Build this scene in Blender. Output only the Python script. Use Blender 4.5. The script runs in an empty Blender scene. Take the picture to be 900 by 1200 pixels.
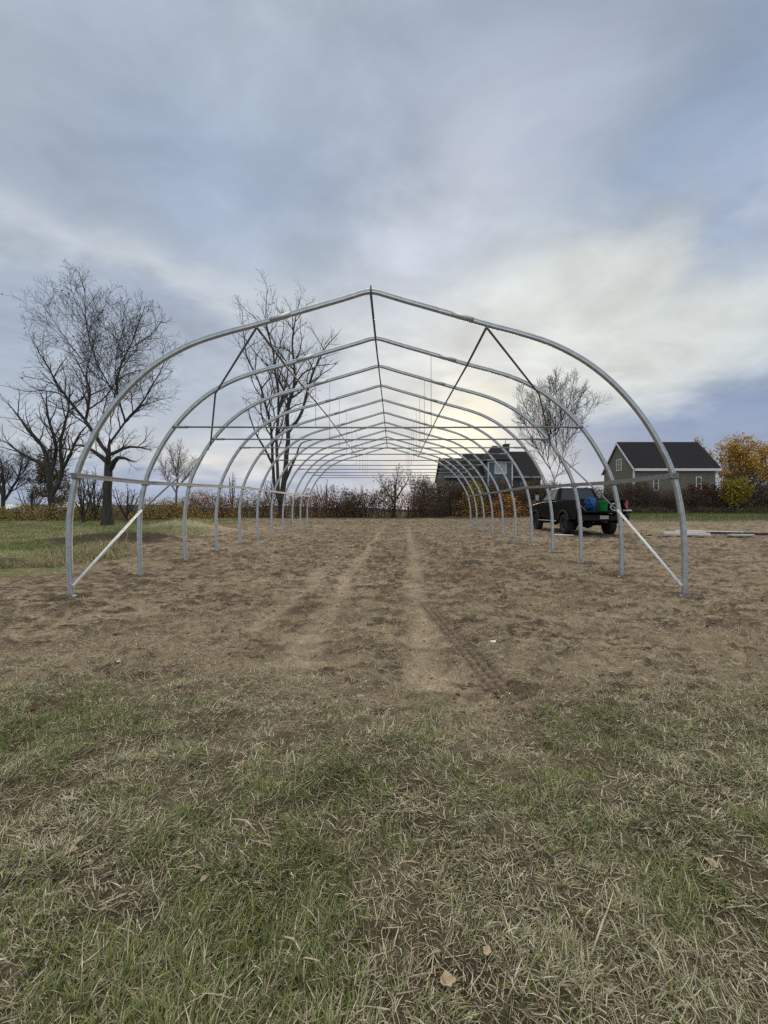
import bpy, bmesh, math, random
import numpy as np
from mathutils import Vector, Matrix

random.seed(7)
RNG = np.random.default_rng(11)
SC = bpy.context.scene
COL = SC.collection
PI = math.pi

# ------------------------------------------------------------------ noise
_T = np.random.default_rng(3).random((512, 512))


def vn(x, y, s=0):
    x = np.asarray(x, float) + s * 37.17
    y = np.asarray(y, float) + s * 91.73
    xi = np.floor(x).astype(np.int64)
    yi = np.floor(y).astype(np.int64)
    fx = x - xi
    fy = y - yi
    fx = fx * fx * fx * (fx * (fx * 6 - 15) + 10)
    fy = fy * fy * fy * (fy * (fy * 6 - 15) + 10)
    a = _T[xi & 511, yi & 511]
    b = _T[(xi + 1) & 511, yi & 511]
    c = _T[xi & 511, (yi + 1) & 511]
    d = _T[(xi + 1) & 511, (yi + 1) & 511]
    return (a * (1 - fx) + b * fx) * (1 - fy) + (c * (1 - fx) + d * fx) * fy


def fbm(x, y, s=0, o=4, g=.5):
    x = np.asarray(x, float)
    y = np.asarray(y, float)
    t = 0
    a = 1.
    n = 0.
    for k in range(o):
        ca, sa = math.cos(k * 1.1 + .3), math.sin(k * 1.1 + .3)
        t = t + a * vn((x * ca - y * sa) * 2 ** k, (x * sa + y * ca) * 2 ** k, s + k * 5)
        n += a
        a *= g
    return t / n


def sst(a, b, x):
    t = np.clip((x - a) / (b - a), 0, 1)
    return t * t * (3 - 2 * t)


# ------------------------------------------------------------------ terrain
_PY = [-300, 7, 12, 21, 33, 46, 60, 95, 200, 2000]
_PZ = [0, 0, .20, .26, .62, .98, 1.05, .3, -1.2, -1.2]


def ground_z(x, y):
    """large shape of the ground, without clods"""
    x = np.asarray(x, float)
    y = np.asarray(y, float)
    z = (np.interp(y, _PY, _PZ) * 2 + np.interp(y - 1.5, _PY, _PZ) + np.interp(y + 1.5, _PY, _PZ)) / 4
    z = z + .07 * sst(5.5, 8, x) * sst(8, 13, y) * sst(40, 25, y)
    # grassed mound on the left and the dark mulch heap in front of it
    z = z + .58 * np.exp(-((x + 10.0) / 2.3) ** 2 - ((y - 18.3) / 1.5) ** 2)
    z = z + .26 * np.exp(-((x + 9.6) / 2.4) ** 2 - ((y - 13.6) / .9) ** 2)
    z = z + .05 * (fbm(x / 6, y / 6, 9, 2) - .5) * 2 * sst(5, 12, np.hypot(x, y))
    return z


def lawn_edge(y):
    return -7.1 - .17 * np.clip(y - 8, 0, 30) + 0 * y


def masks(x, y):
    """what grows or lies where: foreground turf, left lawn, right lawn, dark mulch, tracks"""
    n1 = fbm(x / .55, y / .55, 1, 4)
    n2 = fbm(x / 2.1, y / 2.1, 2, 3)
    edge = 2.5 + .75 * (n2 - .5) * 2 + .5 * (n1 - .5) - .06 * x
    turf = sst(.6, -.55, y - edge) * sst(-60, -30, y)
    wob = (fbm(x / 2.5, y / 2.5, 4, 3) - .5) * 3.0
    lawnl = sst(-.3, .8, lawn_edge(y) - x + wob) * sst(7.4, 9.0, y + wob * .8)
    lawnr = sst(-1, 2, x - 17 + wob * 2) * sst(25, 30, y + wob - .1 * x + 3)
    lawnr = lawnr * sst(6, 9, x)
    back = sst(30.5, 32.5, y + wob * .6)
    mul = np.exp(-((x + 9.6) / 2.5) ** 2 - ((y - 13.3) / 1.5) ** 2)
    mul = sst(.25, .6, mul + (n1 - .5) * .8)
    red = np.exp(-((x + 8.9) / 2.0) ** 2 - ((y - 8.9) / .55) ** 2)
    mul = np.maximum(mul, sst(.3, .7, red + (n1 - .5) * .7) * .9)
    # wheel tracks (worn pale strips)
    w = (fbm(x / .9 + 3, y / 1.7, 6, 3) - .5)
    r1 = np.exp(-((x - (.27 + .030 * (y - 3)) + .12 * w) / (.215 - .008 * np.clip(y - 3, 0, 9))) ** 4) * sst(2.3, 3.0, y) * (.7 + .3 * sst(7, 3.6, y)) * sst(32, 20, y)
    r2 = np.exp(-((x - (-.88 + .018 * (y - 3)) + .25 * w) / (.19 - .012 * np.clip(y - 3, 0, 9))) ** 4) * sst(2.6, 3.4, y) * sst(32, 20, y) * .85
    r3 = np.exp(-((x - (-1.62 + .055 * (y - 3)) + .3 * w) / .20) ** 4) * sst(3.4, 4.4, y) * sst(11, 7, y) * .85
    trk = np.clip(np.maximum(np.maximum(r1, r2), r3) * (.55 + .9 * (n1 - .2)), 0, 1)
    return dict(turf=turf, lawnl=lawnl, lawnr=lawnr, back=back, mul=mul, trk=trk)


def tread(x, y):
    """imprint of a lugged tyre: bars across a strip"""
    cx = .80 - .128 * (y - 2.65)
    u = (x - cx) / .125
    strip = np.exp(-(u) ** 6) * sst(2.45, 2.75, y) * sst(5.6, 4.9, y)
    row = np.floor((u + 1.2) / .6)
    ph = (y + .5 * .072 * (row % 2) + .02 * (x - cx)) / .072
    gap = sst(.5, .36, np.abs(((u + 1.2) / .6) % 1 - .5))
    bars = sst(.22, .45, np.abs((ph % 1) - .5) * 2) * gap
    return strip, bars


FEET = [(-.233 + s_ * 4.562, 5.71 + 1.58 * i_) for i_ in range(11) for s_ in (-1, 1)]


def detail_z(x, y, m):
    soil = 1 - np.clip(m['turf'] * .75 + m['lawnl'] * .7 + m['lawnr'] * .8, 0, 1)
    near = sst(70, 25, y)
    a = fbm(x / .85, y / .55, 20, 4) - .5
    b = fbm(x / .22, y / .085, 22, 5, .6)
    c = fbm(x / .05, y / .035, 23, 3, .6)
    clod = sst(.55, .75, b) * .040 - sst(.44, .28, b) * .030
    z = a * .085 + clod * .8 + (c - .5) * .046
    big = sst(.60, .70, fbm(x / .34 + 9, y / .16 + 4, 31, 4, .6))
    z = z + big * .034 * sst(2.6, 4, y)
    z = z * (1 - .75 * m['trk']) - .05 * m['trk'] + .12 * m['trk'] * (1 - m['trk'])
    for fx, fy in FEET:
        rr = np.hypot(x - fx, y - fy)
        k = np.exp(-(rr / .22) ** 2)
        if k.max() > 1e-4:
            z = z * (1 - .6 * k) + k * (.012 + .06 * (b - .5))
    s, bars = tread(x, y)
    z = z * (1 - .7 * s) + s * (bars * .034 - .05)
    z = z * (.35 + .65 * soil)
    z = z + m['turf'] * (fbm(x / .25, y / .25, 40, 3) - .5) * .05
    # bank of loose earth along the near foot of the left lawn
    return z * near


# ------------------------------------------------------------------ mesh helpers
def fast_mesh(name, V, Q, mat, col=None, smooth=False, extra=None):
    """V (n,3), Q (m,k) same-size polygons"""
    V = np.ascontiguousarray(V, dtype=np.float32)
    Q = np.ascontiguousarray(Q, dtype=np.int32)
    me = bpy.data.meshes.new(name)
    me.vertices.add(len(V))
    me.vertices.foreach_set('co', V.ravel())
    k = Q.shape[1]
    me.loops.add(Q.size)
    me.loops.foreach_set('vertex_index', Q.ravel())
    me.polygons.add(len(Q))
    me.polygons.foreach_set('loop_start', np.arange(0, Q.size, k, dtype=np.int32))
    if smooth:
        me.polygons.foreach_set('use_smooth', np.ones(len(Q), dtype=bool))
    if col is not None:
        at = me.attributes.new('col', 'FLOAT_COLOR', 'POINT')
        c4 = np.ones((len(V), 4), dtype=np.float32)
        c4[:, :3] = col
        at.data.foreach_set('color', c4.ravel())
    if extra:
        for nm, arr in extra.items():
            at = me.attributes.new(nm, 'FLOAT', 'POINT')
            at.data.foreach_set('value', np.ascontiguousarray(arr, dtype=np.float32))
    me.update(calc_edges=True)
    me.validate()
    if mat:
        me.materials.append(mat)
    return me


def link(name, me, parent=None, loc=None):
    o = bpy.data.objects.new(name, me)
    COL.objects.link(o)
    if parent:
        o.parent = parent
    if loc is not None:
        o.location = loc
    return o


def tag(o, label=None, cat=None, group=None, kind=None):
    if label:
        o['label'] = label
    if cat:
        o['category'] = cat
    if group:
        o['group'] = group
    if kind:
        o['kind'] = kind
    return o


def empty(name, loc, rz=0.):
    o = bpy.data.objects.new(name, None)
    COL.objects.link(o)
    o.location = loc
    o.rotation_euler = (0, 0, rz)
    o.empty_display_size = .2
    return o


def copy_tree(o, parent=None):
    c = o.copy()
    COL.objects.link(c)
    if parent is not None:
        c.parent = parent
    for ch in [k for k in o.children]:
        copy_tree(ch, c)
    return c


class MB:
    def __init__(s):
        s.v = []
        s.f = []
        s.sm = []

    def add(s, vs, fs, smooth=False):
        b = len(s.v)
        s.v.extend([tuple(p) for p in vs])
        s.f.extend([tuple(i + b for i in f) for f in fs])
        s.sm.extend([smooth] * len(fs))
        return s

    def box(s, a, b, M=None):
        x0, y0, z0 = a
        x1, y1, z1 = b
        vs = [(x0, y0, z0), (x1, y0, z0), (x1, y1, z0), (x0, y1, z0), (x0, y0, z1), (x1, y0, z1), (x1, y1, z1), (x0, y1, z1)]
        if M is not None:
            vs = [M @ Vector(p) for p in vs]
        return s.add(vs, [(0, 3, 2, 1), (4, 5, 6, 7), (0, 1, 5, 4), (1, 2, 6, 5), (2, 3, 7, 6), (3, 0, 4, 7)])

    def hexa(s, vs):
        return s.add(vs, [(0, 3, 2, 1), (4, 5, 6, 7), (0, 1, 5, 4), (1, 2, 6, 5), (2, 3, 7, 6), (3, 0, 4, 7)])

    def prism(s, prof, axis, a, b):
        """extrude a closed 2-D outline along axis; prof in the other two axes"""
        n = len(prof)

        def P(u, v, t):
            return {'x': (t, u, v), 'y': (u, t, v), 'z': (u, v, t)}[axis]
        vs = [P(u, v, a) for u, v in prof] + [P(u, v, b) for u, v in prof]
        fs = [tuple(range(n - 1, -1, -1)), tuple(range(n, 2 * n))]
        fs += [(i, (i + 1) % n, n + (i + 1) % n, n + i) for i in range(n)]
        return s.add(vs, fs)

    def tube(s, pts, r, sides=8, prof=None, up=None, caps=True, smooth=True):
        pts = [Vector(p) for p in pts]
        n = len(pts)
        rs = r if isinstance(r, (list, tuple, np.ndarray)) else [r] * n
        vs = []
        t0 = (pts[1] - pts[0]).normalized()
        ref = Vector(up) if up else (Vector((0, 0, 1)) if abs(t0.z) < .9 else Vector((0, 1, 0)))
        u = (ref - t0 * ref.dot(t0)).normalized()
        if prof is None:
            prof = [(math.cos(2 * PI * k / sides), math.sin(2 * PI * k / sides)) for k in range(sides)]
        k = len(prof)
        for i in range(n):
            if i == 0:
                t = t0
            elif i == n - 1:
                t = (pts[i] - pts[i - 1]).normalized()
            else:
                t = ((pts[i + 1] - pts[i]).normalized() + (pts[i] - pts[i - 1]).normalized()).normalized()
            if up:
                u = Vector(up)
            u = (u - t * u.dot(t)).normalized()
            w = t.cross(u)
            for (a, b) in prof:
                vs.append(pts[i] + (u * a + w * b) * rs[i])
        fs = []
        for i in range(n - 1):
            for j in range(k):
                fs.append((i * k + j, i * k + (j + 1) % k, (i + 1) * k + (j + 1) % k, (i + 1) * k + j))
        s.add(vs, fs, smooth)
        if caps:
            b = len(s.v) - len(vs)
            s.f.append(tuple(b + j for j in range(k - 1, -1, -1)))
            s.f.append(tuple(b + (n - 1) * k + j for j in range(k)))
            s.sm += [False, False]
        return s

    def lathe(s, prof, n=24, axis='z', c=(0, 0, 0), closed=False):
        """prof: (r, h) list"""
        vs = []
        m = len(prof)
        for i in range(n):
            a = 2 * PI * i / n
            ca, sa = math.cos(a), math.sin(a)
            for r, h in prof:
                p = {'z': (r * ca, r * sa, h), 'x': (h, r * ca, r * sa), 'y': (r * ca, h, r * sa)}[axis]
                vs.append((p[0] + c[0], p[1] + c[1], p[2] + c[2]))
        fs = []
        for i in range(n):
            k = (i + 1) % n
            for j in range(m if closed else m - 1):
                l = (j + 1) % m
                fs.append((i * m + j, k * m + j, k * m + l, i * m + l))
        return s.add(vs, fs, True)

    def build(s, name, mat, parent=None, loc=None, bevel=0, seg=2, off=None):
        me = bpy.data.meshes.new(name)
        vs = s.v
        if off is not None:
            vs = [(p[0] - off[0], p[1] - off[1], p[2] - off[2]) for p in vs]
        me.from_pydata(vs, [], s.f)
        me.polygons.foreach_set('use_smooth', s.sm)
        me.update()
        bm = bmesh.new()
        bm.from_mesh(me)
        bmesh.ops.recalc_face_normals(bm, faces=bm.faces[:])
        bm.to_mesh(me)
        bm.free()
        if mat:
            me.materials.append(mat)
        o = link(name, me, parent, loc)
        if bevel:
            md = o.modifiers.new('bevel', 'BEVEL')
            md.width = bevel
            md.segments = seg
            md.limit_method = 'ANGLE'
            md.angle_limit = math.radians(35)
        return o


# ------------------------------------------------------------------ materials
def new_mat(name):
    m = bpy.data.materials.new(name)
    m.use_nodes = True
    nt = m.node_tree
    for n in list(nt.nodes):
        nt.nodes.remove(n)
    out = nt.nodes.new('ShaderNodeOutputMaterial')
    b = nt.nodes.new('ShaderNodeBsdfPrincipled')
    nt.links.new(b.outputs[0], out.inputs[0])
    return m, nt, b, out


def N(nt, t, **kw):
    n = nt.nodes.new(t)
    for k, v in kw.items():
        if k in n.inputs.keys() if hasattr(n.inputs, 'keys') else False:
            n.inputs[k].default_value = v
        else:
            setattr(n, k, v)
    return n


def noise_mat(name, c1, c2, scale=8, rough=.8, metal=0., bump=0., bscale=40, detail=5, spec=.3, coat=0., c3=None, stretch=None, coord='Object', rr=None):
    m, nt, b, out = new_mat(name)
    tc = nt.nodes.new('ShaderNodeTexCoord')
    mp = nt.nodes.new('ShaderNodeMapping')
    nt.links.new(tc.outputs[coord], mp.inputs[0])
    if stretch:
        mp.inputs['Scale'].default_value = stretch
    no = nt.nodes.new('ShaderNodeTexNoise')
    no.inputs['Scale'].default_value = scale
    no.inputs['Detail'].default_value = detail
    nt.links.new(mp.outputs[0], no.inputs['Vector'])
    cr = nt.nodes.new('ShaderNodeValToRGB')
    cr.color_ramp.elements[0].position = .32
    cr.color_ramp.elements[1].position = .68
    cr.color_ramp.elements[0].color = (*c1, 1)
    cr.color_ramp.elements[1].color = (*c2, 1)
    if c3:
        e = cr.color_ramp.elements.new(.5)
        e.color = (*c3, 1)
    nt.links.new(no.outputs[0], cr.inputs[0])
    nt.links.new(cr.outputs[0], b.inputs['Base Color'])
    b.inputs['Roughness'].default_value = rough
    b.inputs['Metallic'].default_value = metal
    b.inputs['Specular IOR Level'].default_value = spec
    b.inputs['Coat Weight'].default_value = coat
    if rr:
        mr = nt.nodes.new('ShaderNodeMapRange')
        mr.inputs[3].default_value = rr[0]
        mr.inputs[4].default_value = rr[1]
        nt.links.new(no.outputs[0], mr.inputs[0])
        nt.links.new(mr.outputs[0], b.inputs['Roughness'])
    if bump:
        n2 = nt.nodes.new('ShaderNodeTexNoise')
        n2.inputs['Scale'].default_value = bscale
        n2.inputs['Detail'].default_value = 6
        nt.links.new(mp.outputs[0], n2.inputs['Vector'])
        bp = nt.nodes.new('ShaderNodeBump')
        bp.inputs['Strength'].default_value = bump
        bp.inputs['Distance'].default_value = .02
        nt.links.new(n2.outputs[0], bp.inputs['Height'])
        nt.links.new(bp.outputs[0], b.inputs['Normal'])
    return m


def attr_mat(name, rough=.85, trans=0., jitter=.0, spec=.2):
    m, nt, b, out = new_mat(name)
    at = nt.nodes.new('ShaderNodeAttribute')
    at.attribute_name = 'col'
    nt.links.new(at.outputs['Color'], b.inputs['Base Color'])
    b.inputs['Roughness'].default_value = rough
    b.inputs['Specular IOR Level'].default_value = spec
    if trans:
        tr = nt.nodes.new('ShaderNodeBsdfTranslucent')
        nt.links.new(at.outputs['Color'], tr.inputs[0])
        mx = nt.nodes.new('ShaderNodeMixShader')
        mx.inputs[0].default_value = trans
        nt.links.new(b.outputs[0], mx.inputs[1])
        nt.links.new(tr.outputs[0], mx.inputs[2])
        nt.links.new(mx.outputs[0], out.inputs[0])
    return m


def ground_material():
    m, nt, b, out = new_mat('earth')
    at = nt.nodes.new('ShaderNodeAttribute')
    at.attribute_name = 'col'
    tc = nt.nodes.new('ShaderNodeTexCoord')
    n1 = nt.nodes.new('ShaderNodeTexNoise')
    n1.inputs['Scale'].default_value = 75
    n1.inputs['Detail'].default_value = 8
    n1.inputs['Roughness'].default_value = .7
    n2 = nt.nodes.new('ShaderNodeTexNoise')
    n2.inputs['Scale'].default_value = 7
    n2.inputs['Detail'].default_value = 8
    n2.inputs['Roughness'].default_value = .72
    nt.links.new(tc.outputs['Object'], n1.inputs['Vector'])
    nt.links.new(tc.outputs['Object'], n2.inputs['Vector'])
    mr = nt.nodes.new('ShaderNodeMapRange')
    mr.inputs[1].default_value = .3
    mr.inputs[2].default_value = .7
    mr.inputs[3].default_value = .5
    mr.inputs[4].default_value = 1.5
    nt.links.new(n1.outputs[0], mr.inputs[0])
    mr2 = nt.nodes.new('ShaderNodeMapRange')
    mr2.inputs[1].default_value = .3
    mr2.inputs[2].default_value = .7
    mr2.inputs[3].default_value = .62
    mr2.inputs[4].default_value = 1.36
    nt.links.new(n2.outputs[0], mr2.inputs[0])
    mu = nt.nodes.new('ShaderNodeMath')
    mu.operation = 'MULTIPLY'
    nt.links.new(mr.outputs[0], mu.inputs[0])
    nt.links.new(mr2.outputs[0], mu.inputs[1])
    vm = nt.nodes.new('ShaderNodeVectorMath')
    vm.operation = 'SCALE'
    nt.links.new(at.outputs['Color'], vm.inputs[0])
    nt.links.new(mu.outputs[0], vm.inputs['Scale'])
    nt.links.new(vm.outputs[0], b.inputs['Base Color'])
    b.inputs['Roughness'].default_value = .95
    b.inputs['Specular IOR Level'].default_value = .12
    bp = nt.nodes.new('ShaderNodeBump')
    bp.inputs['Strength'].default_value = .8
    bp.inputs['Distance'].default_value = .012
    nt.links.new(n1.outputs[0], bp.inputs['Height'])
    nt.links.new(bp.outputs[0], b.inputs['Normal'])
    return m


def glass_mat(name, base=(.02, .025, .03), rough=.06):
    m, nt, b, out = new_mat(name)
    tc = nt.nodes.new('ShaderNodeTexCoord')
    no = nt.nodes.new('ShaderNodeTexNoise')
    no.inputs['Scale'].default_value = 3
    nt.links.new(tc.outputs['Object'], no.inputs['Vector'])
    mr = nt.nodes.new('ShaderNodeMapRange')
    mr.inputs[3].default_value = rough
    mr.inputs[4].default_value = rough + .08
    nt.links.new(no.outputs[0], mr.inputs[0])
    nt.links.new(mr.outputs[0], b.inputs['Roughness'])
    b.inputs['Base Color'].default_value = (*base, 1)
    b.inputs['Specular IOR Level'].default_value = .6
    return m


def siding_mat(name, c1, c2, pitch=.15, axis='Z'):
    m = noise_mat(name, c1, c2, scale=1.5, rough=.8, stretch=(1, 1, 6))
    nt = m.node_tree
    b = [n for n in nt.nodes if n.type == 'BSDF_PRINCIPLED'][0]
    tc = [n for n in nt.nodes if n.type == 'TEX_COORD'][0]
    w = nt.nodes.new('ShaderNodeTexWave')
    w.bands_direction = axis
    w.wave_profile = 'SAW'
    w.inputs['Scale'].default_value = 1 / pitch / 3.2
    nt.links.new(tc.outputs['Object'], w.inputs['Vector'])
    bp = nt.nodes.new('ShaderNodeBump')
    bp.inputs['Strength'].default_value = .8
    bp.inputs['Distance'].default_value = .03
    nt.links.new(w.outputs['Fac'], bp.inputs['Height'])
    nt.links.new(bp.outputs[0], b.inputs['Normal'])
    return m


M = {}
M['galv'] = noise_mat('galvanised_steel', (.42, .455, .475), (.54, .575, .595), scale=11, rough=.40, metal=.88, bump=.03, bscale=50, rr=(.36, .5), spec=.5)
M['galv_dull'] = noise_mat('dull_galvanised_steel', (.24, .245, .245), (.36, .365, .36), scale=18, rough=.55, metal=.7, rr=(.45, .65))
M['galv_pale'] = noise_mat('pale_galvanised_pipe', (.66, .67, .66), (.80, .80, .78), scale=14, rough=.5, metal=.15, rr=(.4, .6))
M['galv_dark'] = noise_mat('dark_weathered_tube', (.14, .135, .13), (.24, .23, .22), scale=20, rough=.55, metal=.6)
M['zinc_white'] = noise_mat('zinc_plate', (.6, .62, .63), (.8, .8, .8), scale=30, rough=.5, metal=.3)
M['wire'] = noise_mat('wire_rod', (.22, .22, .22), (.34, .34, .34), scale=30, rough=.5, metal=.6)
M['bark_dark'] = noise_mat('dark_bark', (.028, .026, .024), (.072, .066, .060), scale=7, rough=.95, bump=.8, bscale=14, stretch=(1, 1, .25))
M['bark_grey'] = noise_mat('grey_bark', (.040, .037, .034), (.085, .079, .072), scale=7, rough=.95, bump=.8, bscale=14, stretch=(1, 1, .25))
M['bark_pale'] = noise_mat('pale_twigs', (.14, .125, .11), (.24, .215, .19), scale=7, rough=.95, bump=.5, stretch=(1, 1, .3))
M['bark_brown'] = noise_mat('brown_twigs', (.05, .037, .03), (.11, .082, .066), scale=6, rough=.95)
M['leaf'] = attr_mat('autumn_leaves', rough=.8, trans=.3)
M['blade'] = attr_mat('grass_blades', rough=.75, trans=.22, spec=.25)
M['straw'] = attr_mat('dry_straw', rough=.85, trans=.1)
M['paint'] = noise_mat('black_truck_paint', (.006, .007, .008), (.010, .011, .013), scale=3, rough=.38, coat=.0, spec=.07)
M['trim'] = noise_mat('black_plastic_trim', (.012, .012, .013), (.022, .022, .023), scale=20, rough=.6)
M['tyre'] = noise_mat('dusty_tyre_rubber', (.018, .017, .016), (.045, .04, .034), scale=9, rough=.85, bump=.3)
M['rim'] = noise_mat('dark_alloy', (.03, .03, .032), (.07, .07, .075), scale=9, rough=.4, metal=.7)
M['glass'] = glass_mat('tinted_glass', (.008, .011, .02))
M['pane'] = glass_mat('house_window_pane', (.03, .035, .04), .05)
M['curtain'] = glass_mat('curtained_window_pane', (.42, .47, .48), .1)
M['red'] = noise_mat('red_lamp_lens', (.26, .01, .014), (.38, .02, .022), scale=20, rough=.25, coat=.5)
M['lamp'] = noise_mat('clear_lamp_lens', (.6, .62, .64), (.8, .8, .8), scale=20, rough=.2, coat=.5)
M['plate'] = noise_mat('licence_plate_white', (.55, .57, .56), (.7, .7, .68), scale=20, rough=.5)
M['chrome'] = noise_mat('brushed_chrome', (.5, .5, .52), (.65, .65, .66), scale=20, rough=.25, metal=1.)
M['green_plastic'] = noise_mat('green_plastic', (.018, .24, .06), (.03, .34, .10), scale=10, rough=.45)
M['blue_plastic'] = noise_mat('blue_tarp', (.010, .04, .13), (.02, .10, .28), scale=6, rough=.5, bump=.8, bscale=12)
M['white_plastic'] = noise_mat('white_plastic', (.5, .5, .5), (.7, .7, .7), scale=14, rough=.55)
M['hose'] = noise_mat('pale_grey_hose', (.36, .37, .38), (.55, .55, .55), scale=20, rough=.6)
M['roof'] = noise_mat('dark_asphalt_shingles', (.016, .016, .019), (.034, .033, .037), scale=5, rough=.95, bump=.9, bscale=18, stretch=(1, 1, 3), spec=.15)
M['house_grey'] = siding_mat('weathered_grey_siding', (.165, .143, .112), (.235, .207, .165), .2)
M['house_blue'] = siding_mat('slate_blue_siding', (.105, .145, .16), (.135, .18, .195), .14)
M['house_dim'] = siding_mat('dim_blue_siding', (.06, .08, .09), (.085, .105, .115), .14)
M['white_trim'] = noise_mat('white_painted_trim', (.66, .67, .68), (.8, .8, .8), scale=4, rough=.6)
M['grey_trim'] = noise_mat('grey_painted_trim', (.26, .28, .29), (.36, .38, .39), scale=4, rough=.6)
M['brick'] = noise_mat('grey_chimney_stone', (.05, .05, .052), (.11, .105, .10), scale=12, rough=.95, bump=.6)
M['barn_white'] = siding_mat('pale_metal_cladding', (.50, .55, .55), (.62, .66, .66), .3)
M['wood'] = noise_mat('raw_lumber', (.42, .34, .19), (.62, .53, .33), scale=3, rough=.75, stretch=(1, 10, 10))
M['wood_white'] = noise_mat('whitewashed_board', (.58, .58, .60), (.75, .75, .76), scale=3, rough=.6, stretch=(1, 10, 10))
M['rust_pipe'] = noise_mat('rusty_dark_pipe', (.03, .025, .022), (.10, .07, .05), scale=8, rough=.7, metal=.4)
M['poly_sheet'] = noise_mat('pale_teal_sheet', (.42, .52, .52), (.6, .68, .67), scale=5, rough=.4)
M['dead_leaf'] = noise_mat('dead_leaf_tan', (.33, .25, .16), (.55, .45, .32), scale=30, rough=.8)
M['dead_leaf_red'] = noise_mat('dead_leaf_maroon', (.07, .014, .012), (.16, .03, .025), scale=30, rough=.7)
M['stick'] = noise_mat('bleached_stick', (.38, .31, .22), (.58, .5, .38), scale=20, rough=.9)
M['scrap'] = noise_mat('white_scrap', (.72, .72, .7), (.85, .85, .83), scale=20, rough=.7)
M['hill'] = noise_mat('distant_wooded_ridge', (.055, .065, .085), (.085, .095, .12), scale=.05, rough=1., spec=0)


# ------------------------------------------------------------------ world and sun
SUN_AZ = 10.5      # degrees to the right of the view axis (+Y)
SUN_EL = 11.5


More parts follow.
